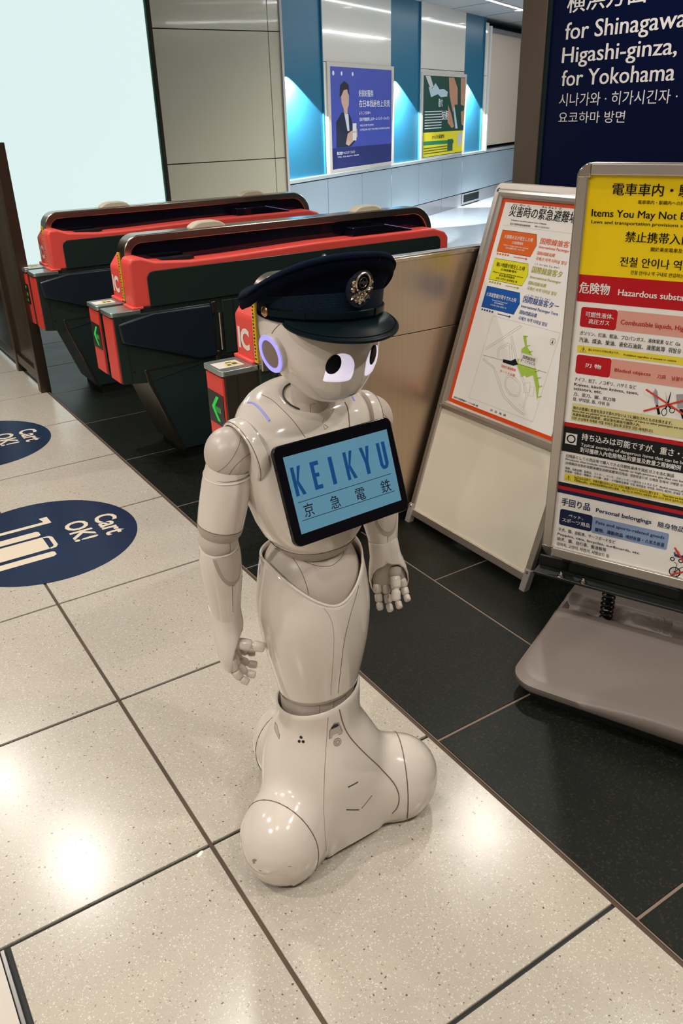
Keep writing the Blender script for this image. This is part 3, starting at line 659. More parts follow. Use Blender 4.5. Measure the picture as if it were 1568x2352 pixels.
FRONT_TXT = [
("電車車内・駅構内への持込禁止品","電車車内",0.0780,0.9005,0.1832,0.0232,"K",1),
("電車車内・駅構内への持ち込みが禁止","電車車内・駅構内への",0.1345,0.8843,0.2197,0.0074,"K",1),
("Items You May Not Bring","Items You May Not",0.0384,0.8560,0.2171,0.0151,"K",1),
("Laws and transportation provisions strictly","Laws and transportation provisions",0.0395,0.8415,0.2227,0.0068,"K",1),
("禁止携帯入內","禁止携帯入",0.1176,0.8064,0.2315,0.0208,"K",1),
("關於乘坐電車及",0,0.1739,0.7898,0.2387,0.0083,"K",1),
("전철 안이나 역",0,0.1124,0.7545,0.2410,0.0198,"K",1),
("전철 안이나 역 구내로 반입하는",0,0.1380,0.7389,0.2490,0.0083,"K",1),
("危険物",0,0.0287,0.6898,0.0970,0.0235,"W",2),
("Hazardous substances","Hazardous substa",0.1167,0.6918,0.2563,0.0136,"W",2),
("可燃性液体、",0,0.0488,0.6371,0.1139,0.0116,"W",1),
("高圧ガス",0,0.0578,0.6220,0.1052,0.0107,"W",1),
("Combustible liquids, High","Combustible liquids, Hig",0.1306,0.6285,0.2661,0.0105,"R",1),
("ガソリン、灯油、軽油、プロパンガス、液体窒素 など  Ga","ガソリン、灯油、軽油、プロパンガス、液体窒素 など",0.0406,0.5939,0.2489,0.0091,"K",1),
("汽油、煤油、柴油、液化石油氣、液態氮等  휘발유","汽油、煤油、柴油、液化石油氣、液態氮等",0.0403,0.5772,0.2344,0.0108,"K",1),
("量にかかわらず持込禁止です。",0,0.0640,0.5592,0.1355,0.0053,"K",1),
("Prohibited regardless of amount or volume",0,0.1460,0.5580,0.2614,0.0043,"K",1),
("刃 物",0,0.0614,0.5190,0.0985,0.0100,"W",2),
("Bladed objects",0,0.1304,0.5185,0.2113,0.0079,"R",1),
("刀具",0,0.2260,0.5161,0.2451,0.0090,"R",1),
("날붙이",0,0.2578,0.5157,0.2833,0.0095,"R",1),
("ナイフ、包丁、ノコギリ、ハサミ など",0,0.0394,0.4830,0.1837,0.0093,"K",1),
("Knives, kitchen knives, saws,",0,0.0398,0.4711,0.1905,0.0073,"K",1),
("scissors, etc.",0,0.0398,0.4607,0.1076,0.0077,"K",1),
("刀、菜刀、鋸、剪刀等",0,0.0400,0.4461,0.1412,0.0084,"K",1),
("칼, 부엌칼, 톱, 가위 등",0,0.0401,0.4334,0.1290,0.0085,"K",1),
("他のお客様に危害を及ぼす恐れがないように梱包されたものを除きます。",0,0.0428,0.4119,0.2745,0.0080,"K",1),
("Items that are packed so as to present no danger of injury to other passengers are excluded","Items that are packed so as to present no danger of injury to other passengers are exc",0.0430,0.4054,0.3007,0.0052,"K",1),
("為避免傷害其他乘客，經妥善包裹後可攜帶入內。",0,0.0431,0.3956,0.2050,0.0070,"K",1),
("다른 손님에게 위해를 끼칠 우려가 없도록 포장된 것은 제외합니다.",0,0.0429,0.3858,0.2359,0.0075,"K",1),
("持ち込みは可能ですが、重さ・量に","持ち込みは可能ですが、",0.0718,0.3372,0.2457,0.0173,"W",2),
("Typical examples of dangerous items that can be brought","Typical examples of dangerous items that can be b",0.0719,0.3220,0.3101,0.0082,"W",1),
("對可攜帶入內危險物品的重量及數量之限制範例",0,0.0719,0.3056,0.3087,0.0121,"W",2),
("日用品として小売店等で購入できる可燃性液体や高圧ガスを含む製品",0,0.0383,0.2850,0.2972,0.0082,"K",1),
("Products that include combustible liquids or high-pressure gas that can be",0,0.0381,0.2772,0.3189,0.0052,"K",1),
("含經銷店出售的易燃液體及高壓氣體等日用品  생활용품으로 소매점 등에서 구매할 수",0,0.0379,0.2662,0.3200,0.0070,"K",1),
("酒類、化粧品類、医薬品、ライター、ペンキ、カセットボンベ用カセットガス など  Alcohol, cosmetics, ph",0,0.0387,0.2525,0.3239,0.0063,"K",1),
("各種酒・化粧品・醫藥品・打火機・油漆・卡式罐裝瓦斯等  주류, 화장품류, 의약품, 라이터, 페인트, 휴대용 가",0,0.0388,0.2441,0.3254,0.0061,"K",1),
("2kg又は2L以内で、中身が漏れ出ないように十分に保護されているものに限ります。  These items are limit",0,0.0639,0.2326,0.3268,0.0059,"K",1),
("不超過2kg或2L，必須包裝封蓋到足以防止漏洩。  2kg 또는 2L 이하이고, 내용물이 새어 나오지 않도록 충분히 보호",0,0.0646,0.2244,0.3283,0.0057,"K",1),
("手回り品",0,0.0389,0.1519,0.1123,0.0200,"N",2),
("Personal belongings",0,0.1283,0.1540,0.2635,0.0107,"N",2),
("隨身物品",0,0.2796,0.1505,0.3392,0.0140,"N",1),
("ペット、",0,0.0604,0.1224,0.0988,0.0091,"W",1),
("スポーツ用品",0,0.0451,0.1056,0.1176,0.0110,"W",1),
("Pets and sports-related goods",0,0.1315,0.1216,0.2993,0.0081,"N",1),
("寵物、運動用品  애완동물・스포츠용품",0,0.1316,0.1000,0.3018,0.0101,"N",2),
("子犬、猫、自転車、サーフボードなど",0,0.0379,0.0771,0.1859,0.0098,"K",1),
("Puppies, cats, bicycles, surfboards, etc.",0,0.0373,0.0645,0.2495,0.0066,"K",1),
("幼犬、貓、自行車、衝浪板等",0,0.0373,0.0486,0.1662,0.0100,"K",1),
("강아지, 고양이, 자전거, 서핑보드 등",0,0.0377,0.0332,0.1757,0.0100,"K",1),
]
letter(fs, FRONT_TXT, MF, -.0016)
# black bracket, spring and weighted base
MB0 = Mx((0, 0, 0), U, NRM, (0, 0, 1))
MK = mat('black powder coat', (.010, .012, .012), .4)
def FL(mb, name, m, **k): return mb.build(name, m, fs, **k)
FL(MB().box(-.012, FW + .03, -.058, -.050, -.035, .020, MF), 'bracket', MK, bevel=.002)
FL(MB().box(-.012, FW + .03, -.050, -.020, -.032, -.024, MF), 'bracket', MK, bevel=.002)
for x in (.05, .35, .62): FL(MB().box(x, x + .022, -.056, .06, -.040, -.024, MF), 'bracket_arm', MK, bevel=.002)
for x in (.062, .122, .55): 
    FL(MB().lathe([(.011, 0), (.011, .0015), (.006, .0018), (.006, .006), (.0045, .0065), (.0035, .014), (0, .0145)], 16, MF @ Matrix.Translation((x, -.050, .010)) @ Matrix.Rotation(-pi / 2, 4, 'X')), 'bolt', chrome, smooth=True)
for x in (.193, .60):
    pts = []
    for k in range(0, 12 * 10 + 1):
        a = 2 * pi * k / 12; pts.append((x + .0175 * cos(a), -.068 + .0175 * sin(a), .215 - .160 * k / 120))
    FL(MB().tube([MB0 @ Vector(q) for q in pts], .0034, 6), 'spring', mat('dark spring steel', (.10, .09, .08), .25, 1), smooth=True)
    FL(MB().tube([MB0 @ Vector((x, -.068, .215)), MB0 @ Vector((x, -.068, .036))], .008, 10), 'spring_core', MK)
    FL(MB().lathe([(.028, .045), (.028, .056), (.020, .062), (0, .062)], 24, MB0 @ Matrix.Translation((x, -.068, -.008))), 'spring_seat', MK, smooth=True)
# base: water-filled moulding, two humps with a trough for the springs between them
MB0 = Mx((0, 0, 0), U, NRM, (0, 0, 1))
def dense(poly, step=.018):
    out = []
    for a, b in zip(poly, poly[1:] + poly[:1]):
        a, b = Vector(a), Vector(b); n = max(1, int((b - a).length / step))
        out += [a.lerp(b, k / n) for k in range(n)]
    return out
BX0, BX1, VC = .052, .76, -.068
outl = dense(rrect(BX0, BX1, -.49, .356, .075, 8)); cen = Vector(((BX0 + BX1) / 2, VC))
def top_z(u, v):
    t = max(0, min(1, (abs(v - VC) - .030) / .014)); t = t * t * (3 - 2 * t)
    z = .040 + .050 * t
    d = (((v if v > VC else 2 * VC - v) - .024) - (u - .135) * 1.09) / 1.48          # facet towards the rounded corner
    z -= max(0, min(.16, d)) * .10
    return z
rings = []
for (ins, z) in ((.006, .036), (0, .046), (0, .062)):
    rings.append([(q.x + (cen.x - q.x) * ins / .35, q.y + (cen.y - q.y) * ins / .35, z) for q in outl])
for (ins, dz) in ((.004, -.012), (.010, -.005), (.020, -.001), (.035, 0), (.06, 0), (.09, 0), (.12, 0), (.14, 0), (.16, 0), (.18, 0), (.20, 0), (.22, 0), (.24, 0), (.255, 0), (.27, 0), (.28, 0), (.29, 0), (.30, 0), (.305, 0), (.31, 0), (.315, 0), (.32, 0), (.325, 0), (.33, 0)):
    rg = []
    for q in outl:
        x = q.x + (cen.x - q.x) * ins / .35; y = q.y + (cen.y - q.y) * ins / .35; rg.append((x, y, max(.064, top_z(x, y) + dz) if ins < .02 else top_z(x, y) + dz))
    rings.append(rg)
low = [[tuple(MB0 @ Vector((q.x + (cen.x - q.x) * ins / .35, q.y + (cen.y - q.y) * ins / .35, z))) for q in outl] for ins, z in ((.026, 0.0), (.022, .010), (.012, .028), (.008, .040))]
FL(MB().loft(low), 'base_undershade', mat('undercut shade plastic', (.025, .028, .027), .5), smooth=True, angle=60)  # lower side of the base, its undercut shade put in as darker colour
FL(MB().loft([[tuple(MB0 @ Vector(q)) for q in r] for r in rings]), 'weighted_base', mat('warm grey moulded plastic', (.20, .165, .145), .38, bump=(260, .25)), smooth=True, angle=60)

# ---- A-frame evacuation board
th = math.atan(.318)
af = thing('a_frame_board', 'leaning A-frame board with red bordered evacuation poster over a blank cream panel', 'sign board', (1.745, 2.25, 0))
MA = Mx((0, 0, 0), (0, -1, 0), (sin(th), 0, cos(th)), (-cos(th), 0, sin(th)))
AW, AH = .63, 1.275
MB().ringprism(rrect(-.018, AW, .028, AH, [.03, .03, .002, .002], 6), rrect(.006, AW - .024, .056, AH - .03, [.004, .004, .001, .001], 6), 'z', -.016, .004, MA).build('frame', alu, af, bevel=.003)
MB().box(.0, AW - .02, .05, AH - .02, -.012, -.004, MA).build('cream_panel', mat('cream laminate', (.84, .77, .63), .3, coat=.3), af)
for x in (-.022, AW - .022):
    MB().box(x, x + .026, -.004, .075, -.018, .008, MA).build('foot', mat('grey plastic foot', (.33, .30, .27), .5), af, bevel=.003)
    MB().lathe([(.006, 0), (.006, .002), (.004, .004), (0, .0045)], 14, MA @ Matrix.Translation((x + .014, .066, .008))).build('rivet', chrome, af, smooth=True)
# rear leg frame opening behind
th2 = math.atan(.30); top = MA @ Vector((0, AH - .02, -.02)); 
MR = Mx((top.x, 0, top.z), (0, -1, 0), (sin(th2), 0, -cos(th2)), (cos(th2), 0, sin(th2)))
RL = (top.z) / cos(th2) 
MB().ringprism([(-.016, 0), (AW - .002, 0), (AW - .002, RL), (-.016, RL)], [(.008, .024), (AW - .026, .024), (AW - .026, RL - .026), (.008, RL - .026)], 'z', -.016, .0, MR).build('rear_frame', alu, af, bevel=.003)
MB().box(.004, AW - .022, .02, RL - .02, -.010, -.004, MR).build('rear_panel', mat('dark rear panel', (.02, .02, .02), .5), af)
MB().tube([MA @ Vector((-.006, .35, -.02)), MR @ Vector((-.006, RL - .36, .0))], .004, 8).build('spreader', alu, af)
# snap poster frame
SX0, SX1, SY0, SY1 = .006, .60, .468, 1.252
def snap(n): 
    prof = [(0, .004), (.0, .012), (.006, .018), (.014, .020), (.024, .018), (.030, .010), (.031, .005)]
    rings = [[(SX0 + d, SY0 + d), (SX1 - d, SY0 + d), (SX1 - d, SY1 - d), (SX0 + d, SY1 - d)] for d, z in prof]
    rr = [[(x, y, z) for (x, y) in ring] for ring, (d, z) in zip(rings, prof)]
    return MB().loft(rr, cap0=False, cap1=False, M=MA).build('snap_frame', alu, af, smooth=True, angle=25)
snap(0)
for (cx, cy, sx, sy) in ((SX0, SY1, 1, -1), (SX0, SY0, 1, 1)):
    pts = [(cx - sx * .001 + sx * (.014 - .014 * cos(a)), cy - sy * .001 + sy * (.014 - .014 * sin(a))) for a in [radians(90 * k / 6) for k in range(7)]] + [(cx + sx * .013, cy + sy * .013)]
    MB().prism(pts, 'z', .004, .0195, MA).build('corner_cap', chrome, af, bevel=.002)
MB().box(SX0 + .028, SX1 - .028, SY0 + .028, SY1 - .028, .003, .005, MA).build('poster_border', prt('border red', (.72, .07, .01)), af)
MB().box(.051, .547, .512, 1.210, .0051, .0055, MA).build('poster_sheet', paper, af)
def AR(name, c, polys, lift, m=None):
    for q in polys: flat(MB(), q, MA, lift).build(name, m or prt(name, c), af)
def penta(dy): return [(.0745, 1.119 + dy), (.2367, 1.119 + dy), (.249, 1.084 + dy), (.2362, 1.046 + dy), (.0738, 1.046 + dy)]
for k, (n, c) in enumerate((('orange_arrow_field', (.78, .14, .02)), ('yellow_arrow_field', (.80, .74, .02)), ('blue_arrow_field', (.01, .10, .42)))):
    AR(n, c, [penta(-.0965 * k)], .0058)
    mb = MB(); ribbon(mb, penta(-.0965 * k), .0012, MA, .0059, True); mb.build('field_outline', ink('K'), af)
    v = (1.0368, .9398, .8425)[k]; mb = MB(); ribbon(mb, [(.161, v), (.220, v)], .0026, MA, .0059); flat(mb, [(.218, v - .005), (.2265, v), (.218, v + .005)], MA, .0059)
    for q in range(5): flat(mb, [(.078 + q * .013, v - .001), (.086 + q * .013, v - .001), (.086 + q * .013, v + .005), (.078 + q * .013, v + .005)], MA, .0059)
    mb.build('printed_arrow', ink('OYB'[k]), af)
grey = prt('line grey', (.50, .48, .44)); lgrey = prt('road grey', (.42, .41, .37))
mb = MB(); ribbon(mb, [(.1425, .832), (.1373, .536), (.4552, .536), (.4568, .832)], .0012, MA, .0058, True); ribbon(mb, [(.07, 1.135), (.52, 1.135)], .0007, MA, .0058); build_each(mb, 'map_frame', grey, af)
AR('terminal_shape', (.40, .58, .08), [[(.3044, .7937), (.318, .797), (.335, .765), (.365, .744), (.405, .697), (.4376, .6526), (.4465, .6051), (.4248, .6432), (.3973, .68), (.3732, .6665), (.3631, .6704), (.3511, .6629), (.3192, .6934), (.311, .7136), (.322, .7239), (.3154, .7507), (.3278, .7626)]] + [[(x, y), (x + .014, y + .007), (x + .013, y + .010), (x - .002, y + .004)] for x, y in ((.314, .788), (.335, .762), (.352, .745), (.402, .69), (.42, .672), (.436, .647), (.446, .615))], .0059)
AR('station_shape', (.01, .012, .015), [[(.2471, .7012), (.2844, .7031), (.3017, .7148), (.3202, .6983), (.3009, .6899), (.2492, .6904)]], .0060)
AR('label_box', (.80, .77, .72), [[(.3181, .7388), (.3959, .7388), (.3959, .7020), (.3195, .7020)]], .0061)
mb = MB(); ribbon(mb, circle(.4366, .8001, .0105, 24), .0008, MA, .0060, True); flat(mb, [(.4366, .8085), (.4335, .7925), (.4366, .795), (.4397, .7925)], MA, .0060)
ribbon(mb, [(.1481, .694), (.247, .697), (.322, .7003), (.4509, .7003)], .0009, MA, .0060); mb.build('printed_line', ink('K'), af)
mb = MB()
for pts, cl in (([(.1538, .7137), (.2858, .8182), (.289, .822), (.283, .824), (.276, .821), (.1513, .7198)], True),
                ([(.1518, .6837), (.2153, .6666), (.24, .645), (.2587, .628), (.28, .605), (.3039, .584), (.36, .562), (.4145, .5493)], False),
                ([(.1518, .679), (.2153, .661), (.235, .64), (.2537, .622), (.275, .599), (.300, .578), (.36, .556), (.410, .545)], False),
                ([(.2158, .70), (.2092, .7269), (.215, .735), (.2468, .7571), (.262, .7557), (.2669, .7517), (.2876, .7117), (.30, .69)], False),
                ([(.2230, .70), (.2172, .7249), (.222, .731), (.2488, .7501), (.2579, .7487), (.2776, .7087), (.29, .685)], False),
                ([(.2876, .6349), (.2932, .648), (.3032, .6515), (.325, .648), (.3487, .637), (.358, .624), (.3604, .6081), (.355, .600), (.343, .5973), (.325, .599), (.3077, .6076), (.292, .620)], True),
                ([(.2826, .6349), (.2882, .652), (.3032, .6575), (.328, .654), (.3527, .642), (.364, .626), (.3664, .6061), (.36, .596), (.345, .5923), (.32, .594), (.3047, .6026), (.287, .617)], True),
                ([(.2509, .7801), (.3172, .6929), (.3609, .6494), (.3939, .6103), (.3947, .5662), (.375, .575)], False), ([(.2559, .7841), (.3222, .6979), (.3659, .6544), (.3999, .6133), (.4007, .5602)], False),
                ([(.37, .645), (.395, .655), (.405, .625), (.38, .615)], True), ([(.40, .64), (.418, .645), (.425, .615), (.405, .61)], True)):
    ribbon(mb, pts, .0011, MA, .0057, cl)
mb.build('map_roads', lgrey, af)
AFRAME_TXT = [
("災害時の緊急避難場所","災害時の緊急避",0.0837,1.1661,0.3189,0.0332,"K",1),
("さい がい  じ",0,0.0901,1.2014,0.1703,0.0066,"K",1),
("きん きゅう  ひ",0,0.2253,1.2028,0.3106,0.0066,"K",1),
("Emergency evacuation point in event of disaster",0,0.1021,1.1523,0.2672,0.0045,"K",1),
("发生灾害时的紧急避难场所",0,0.1017,1.1386,0.1981,0.0063,"K",1),
("재해 시 긴급피난장소",0,0.2170,1.1404,0.2845,0.0053,"K",1),
("大規模火災が発生した時",0,0.0916,1.0923,0.2279,0.0122,"W",1),
("広域避難場所",0,0.1368,1.0779,0.1884,0.0090,"W",1),
("When a large-scale fire occurs",0,0.0979,1.0685,0.2180,0.0046,"W",1),
("发生大规模火灾时 · 대규모 화재",0,0.1129,1.0592,0.2016,0.0061,"W",1),
("国際線旅客ターミナル","国際線旅",0.2618,1.0910,0.3603,0.0189,"O",1),
("International Passenger","International Passe",0.2628,1.0777,0.3690,0.0087,"O",1),
("国际线航站楼",0,0.2630,1.0565,0.3411,0.0107,"O",1),
("국제선 여객 터미널 빌딩","국제선 여객 터미널",0.2627,1.0388,0.3691,0.0108,"O",1),
("強い地震が発生した時",0,0.0905,0.9974,0.2284,0.0139,"K",1),
("広域避難場所",0,0.1188,0.9862,0.1950,0.0071,"K",1),
("When a strong earthquake occurs",0,0.0823,0.9746,0.2310,0.0054,"K",1),
("发生强烈地震时",0,0.1170,0.9659,0.1944,0.0067,"K",1),
("강한 지진이 발생했을 때",0,0.1057,0.9548,0.2096,0.0071,"K",1),
("国際線旅客タ",0,0.2610,0.9974,0.3934,0.0206,"Y",1),
("International Passenger",0,0.2614,0.9800,0.3980,0.0083,"Y",1),
("国际线航站楼",0,0.2615,0.9589,0.3414,0.0112,"Y",1),
("국제선 여객 터미널 빌딩",0,0.2617,0.9408,0.3928,0.0112,"Y",1),
("こく さい せん りょ きゃく",0,0.2653,1.0235,0.3747,0.0058,"K",1),
("大津波警報が発令された時",0,0.0820,0.8926,0.2303,0.0136,"W",1),
("Tsunami Warning issued",0,0.1177,0.8820,0.1932,0.0041,"W",1),
("发布海啸警报时",0,0.1310,0.8741,0.1785,0.0047,"W",1),
("쓰나미 경보 발령 시",0,0.1156,0.8641,0.1937,0.0056,"W",1),
("国際線旅客ター",0,0.2605,0.8991,0.4184,0.0209,"B",1),
("International Passenger Term",0,0.2599,0.8823,0.4249,0.0090,"B",1),
("国际线航站楼",0,0.2600,0.8600,0.3398,0.0128,"B",1),
("국제선 여객 터미널 빌딩",0,0.2620,0.8408,0.3925,0.0120,"B",1),
("こく さい せん りょ きゃく",0,0.2666,0.9213,0.3763,0.0065,"B",1),
("国際線旅客",0,0.3315,0.7219,0.3891,0.0112,"K",1),
("ターミナルビル",0,0.3255,0.7103,0.3932,0.0103,"K",1),
("羽田空港国際線",0,0.2468,0.6731,0.3177,0.0088,"O",1),
("ターミナル駅",0,0.2485,0.6562,0.3222,0.0085,"O",1),
("羽田空港国際線ターミナル駅 2階",0,0.0595,0.5157,0.1931,0.0069,"K",1),
("京  急  電  鉄",0,0.2551,0.5192,0.3342,0.0072,"K",1),
]
letter(af, AFRAME_TXT, MA, .0064)

# ---- navy destination board on the pillar
nv = thing('destination_board', 'tall navy destination board for Shinagawa and Yokohama in a bronze frame', 'sign board', (3.5, 3.581, 0))
MN = Mx((0, 0, 0), (0, -1, 0), (0, 0, 1), (-1, 0, 0))
fr_m = mat('brown bronze frame', (.20, .15, .11), .38, .5, noise=(3, .12))
MB().box(-.024, .150, 1.03, 2.72, -.35, .008, MN).build('side_frame', fr_m, nv, bevel=.003)
MB().box(2.18, 2.35, 1.03, 2.72, -.35, .008, MN).build('side_frame', fr_m, nv, bevel=.003)
MB().box(.150, .180, 1.03, 2.72, -.10, .002, MN).build('inner_trim', mat('dark teal trim', (.008, .02, .022), .3), nv)
MB().box(-.024, 2.35, .95, 1.03, -.35, .008, MN).build('bottom_frame', fr_m, nv, bevel=.003)
MB().box(.180, 2.18, 1.03, 2.72, -.30, -.004, MN).build('navy_face', mat('navy sign face', (.0012, .004, .032), .35, spec=.2), nv)
MB().box(.0, 2.32, 0, .95, -.33, -.02, MN).build('plinth', mat('dark plinth', (.02, .02, .02), .5), nv)
NAVY_TXT = [
("横浜方面",0,0.2737,1.8565,0.7471,0.0928,"W",1),
("for Shinagawa,","for Shinagaw",0.2757,1.7433,0.9210,0.0733,"W",1),
("Higashi-ginza,","Higashi-ginza",0.2685,1.6415,0.9188,0.0698,"W",1),
("for Yokohama",0,0.2779,1.5379,0.9487,0.0714,"W",1),
("시나가와 · 히가시긴자 ·","시나가와 · 히가시긴자",0.2725,1.4456,0.9438,0.0570,"W",0),
("요코하마 방면",0,0.2769,1.3675,0.7015,0.0503,"W",0),
]
letter(nv, NAVY_TXT, MN, -.0030)
# ================================================================ ROBOT (origin on the floor; faces -Y, +x is its left)
shellw = mat('glossy white plastic', (.68, .61, .535), .14, coat=.6, spec=.5)
satin = mat('satin beige plastic', (.40, .335, .285), .40)
satin2 = mat('satin pale plastic', (.52, .45, .39), .36)
satin3 = mat('satin grey beige joint', (.42, .36, .31), .42)
seam_m = mat('panel seam brown', (.16, .10, .075), .6)
darkslot = mat('dark opening', (.010, .010, .012), .5)
ROB = thing('humanoid_robot', 'white humanoid robot with glowing eyes, chest tablet and three lobed base', 'robot', (.69, 1.20, 0))
def bvh_of(*objs):
    vs, fs = [], []
    for o in objs:
        n = len(vs); vs += [v.co.copy() for v in o.data.vertices]; fs += [tuple(i + n for i in p.vertices) for p in o.data.polygons]
    return BVHTree.FromPolygons(vs, fs)
def seam(bvh, pts, parent, r=.0007, name='panel_seam', m=None, closed=False, sub=6, raw=False, lift=.0):
    P = catmull(pts, sub, closed) if not raw else [Vector(p) for p in pts]
    Q = []
    for q in P:
        hit = bvh.find_nearest(q)
        if hit[0] is not None: Q.append(hit[0] + (hit[1] * lift))
    return MB().tube(Q, r, 6, closed).build(name, m or seam_m, parent, smooth=True)
def ring(cx, cy, z, a, bf, bb=None, n=2.0, N=72, zf=None):
    out = []
    for k in range(N):
        th = 2 * pi * k / N; c, s = cos(th), sin(th)            # th=0 front (-y), growing towards +x
        e = 2.0 / n; sx = math.copysign(abs(s) ** e, s); cy_ = math.copysign(abs(c) ** e, c)
        y = -cy_ * (bf if cy_ > 0 else (bb if bb is not None else bf))
        out.append((cx + sx * a, cy + y, zf(th) if zf else z))
    return out

# ---- base: three lobes blended into a flared column
BALLS = [Vector((-.153, -.082, .080)), (Vector((.166, -.076, .080))), Vector((.008, .165, .084))]
AX = Vector((0, 0, 0))
def smin(a, b, k):
    h = max(k - abs(a - b), 0) / k
    return min(a, b) - h * h * k * .25
def cone_d(p, a, b, ra, rb):
    ab = b - a; t = max(0, min(1, (p - a).dot(ab) / ab.length_squared))
    return (p - a - ab * t).length - (ra + (rb - ra) * t)
def base_d(p):
    d = hypot(p.x, p.y) - (.0895 + .11 * max(0, (.32 - p.z)) ** 1.9)
    for b in BALLS:
        q = p - b; e = Vector((q.x, q.y, q.z * .98)).length - .0795
        d = smin(d, e, .03)
        c_ = (b + Vector((0, 0, .0))).lerp(Vector((0, 0, .16)), .12); ax_ = Vector((0, 0, .165)); ab = ax_ - c_; xy = Vector((ab.x, ab.y, 0))
        t = max(0, min(1, (Vector((p.x, p.y, 0)) - Vector((c_.x, c_.y, 0))).dot(xy) / xy.length_squared)); zc_ = c_.z + ab.z * t
        q2 = p.copy(); q2.z = max(p.z, zc_ - .0)
        d = smin(d, cone_d(q2, c_, ax_, .056, .088), .085)
    return d
def base_hit(o, dr):
    t = .02
    for _ in range(60):
        d = base_d(o + dr * t)
        if d > -1e-5: break
        t += max(-d, .0004) * .9
    return o + dr * t
rings = []
O = Vector((0, 0, .115)); NT = 120
def rim_z(th): return .352 + .022 * cos(th - radians(60))
els = [-36, -32, -28, -25, -22, -19, -16, -13, -10, -7, -4, -1, 2, 5, 8, 11, 14, 17, 20, 23, 26, 29, 32, 35, 38, 41, 44, 47, 50, 53, 56, 58, 60, 62, 64, 66]
for el in els:
    rg = []
    for k in range(NT):
        th = 2 * pi * k / NT; dr = Vector((sin(th) * cos(radians(el)), -cos(th) * cos(radians(el)), sin(radians(el))))
        p = base_hit(O, dr)
        if p.z < .010:
            t = (.010 - O.z) / dr.z; p = O + dr * t
        rg.append(p)
    rings.append(rg)
def col_r(z): return .0865 + .10 * max(0, .30 - z) ** 1.9
zt = [max(q.z for q in rings[-1])]
for f_ in (.35, .7, 1.0):
    rg = []
    for k in range(NT):
        th = 2 * pi * k / NT; z0 = rings[len(els) - 1][k].z; z = z0 + (rim_z(th) - z0) * f_; r = .0903 + (hypot(rings[len(els) - 1][k].x, rings[len(els) - 1][k].y) - .0903) * (1 - f_)
        rg.append(Vector((sin(th) * r, -cos(th) * r, z)))
    rings.append(rg)
# rolled rim and inside wall
for (dr_, dz) in ((-.0015, .0022), (-.0045, .0022), (-.006, -.002), (-.007, -.05)):
    rings.append([Vector((sin(2 * pi * k / NT) * (.0903 + dr_), -cos(2 * pi * k / NT) * (.0903 + dr_), rim_z(2 * pi * k / NT) + dz)) for k in range(NT)])
base_o = MB().loft([[tuple(q) for q in r] for r in rings], cap1=False).build('base', shellw, ROB, smooth=True, angle=50)
bb = bvh_of(base_o)
def wheel(b): return MB().lathe([(.0, 0), (.045, 0), (.05, .006), (.045, .03), (0, .03)], 24, Matrix.Translation((b.x * .98, b.y * .98, 0.0))).build('wheel', darkslot, base_o, smooth=True)
for b in BALLS: wheel(b)
# seam that parts the bumper cap from every lobe
for b in BALLS:
    d = Vector((b.x, b.y, 0)).normalized(); side = Vector((-d.y, d.x, 0)); c = b - d * .012
    pts = []
    for k in range(25):
        a = radians(-48 + 276 * k / 24); dirv = side * cos(a) + Vector((0, 0, 1)) * sin(a) + d * (.10)
        h = bb.ray_cast(c + dirv * .4, -dirv)
        if h[0] is not None and h[0].z > .012: pts.append(h[0])
    if len(pts) > 3: MB().tube(pts, .0014, 6).build('bumper_seam', seam_m, base_o, smooth=True)

# ---- lower leg column seen between base and thigh shell
MB().loft([ring(0, 0, z, a, a) for z, a in ((.27, .078), (.34, .0795), (.40, .078))]).build('knee_sleeve', satin3, ROB, smooth=True)
# ---- thigh shell with a dipping V edge
def sh_top(th):
    d = abs((math.degrees(th) + 4 + 180) % 360 - 180); s = sin(radians(min(d, 90))) if d < 90 else 1
    return .619 + .072 * ((s * s + .03) ** .68 - .03 ** .68) / ((1.03) ** .68 - .03 ** .68) - (.012 * (d - 90) / 90 if d > 90 else 0)
def sh_bot(th): return .371 + .013 * cos(th - radians(40))
SHR = [(.355, .0800, .0800), (.38, .0855, .0855), (.42, .0935, .094), (.46, .1015, .103), (.50, .108, .110), (.54, .1125, .113), (.58, .1135, .113), (.62, .1105, .108), (.66, .1045, .102), (.70, .097, .096)]
def lerp_tab(tab, z):
    if z <= tab[0][0]: return tab[0][1:]
    for i in range(len(tab) - 1):
        if tab[i + 1][0] >= z:
            t = (z - tab[i][0]) / (tab[i + 1][0] - tab[i][0]); t2 = t
            p0 = tab[max(i - 1, 0)]; p1 = tab[i]; p2 = tab[i + 1]; p3 = tab[min(i + 2, len(tab) - 1)]
            return tuple(.5 * (2 * b + (c - a) * t + (2 * a - 5 * b + 4 * c - d) * t * t + (3 * b - a - 3 * c + d) * t ** 3) for a, b, c, d in zip(p0[1:], p1[1:], p2[1:], p3[1:]))
    return tab[-1][1:]
N = 96; rings = []
for q in [k / 26 for k in range(27)]:
    rg = []
    for k in range(N):
        th = 2 * pi * k / N; z = sh_bot(th) + (sh_top(th) - sh_bot(th)) * q; a, b = lerp_tab(SHR, z)
        rg.append((sin(th) * a, -cos(th) * b, z))
    rings.append(rg)
shell_o = MB().loft(rings, cap0=False, cap1=False).build('thigh_shell', shellw, ROB, smooth=True, solid=.0035)
sb = bvh_of(shell_o)
MB().tube([(sin(2 * pi * k / N) * (lerp_tab(SHR, sh_top(2 * pi * k / N))[0] - .001), -cos(2 * pi * k / N) * (lerp_tab(SHR, sh_top(2 * pi * k / N))[1] - .001), sh_top(2 * pi * k / N)) for k in range(N)], .0026, 8, True).build('shell_lip', shellw, shell_o, smooth=True)
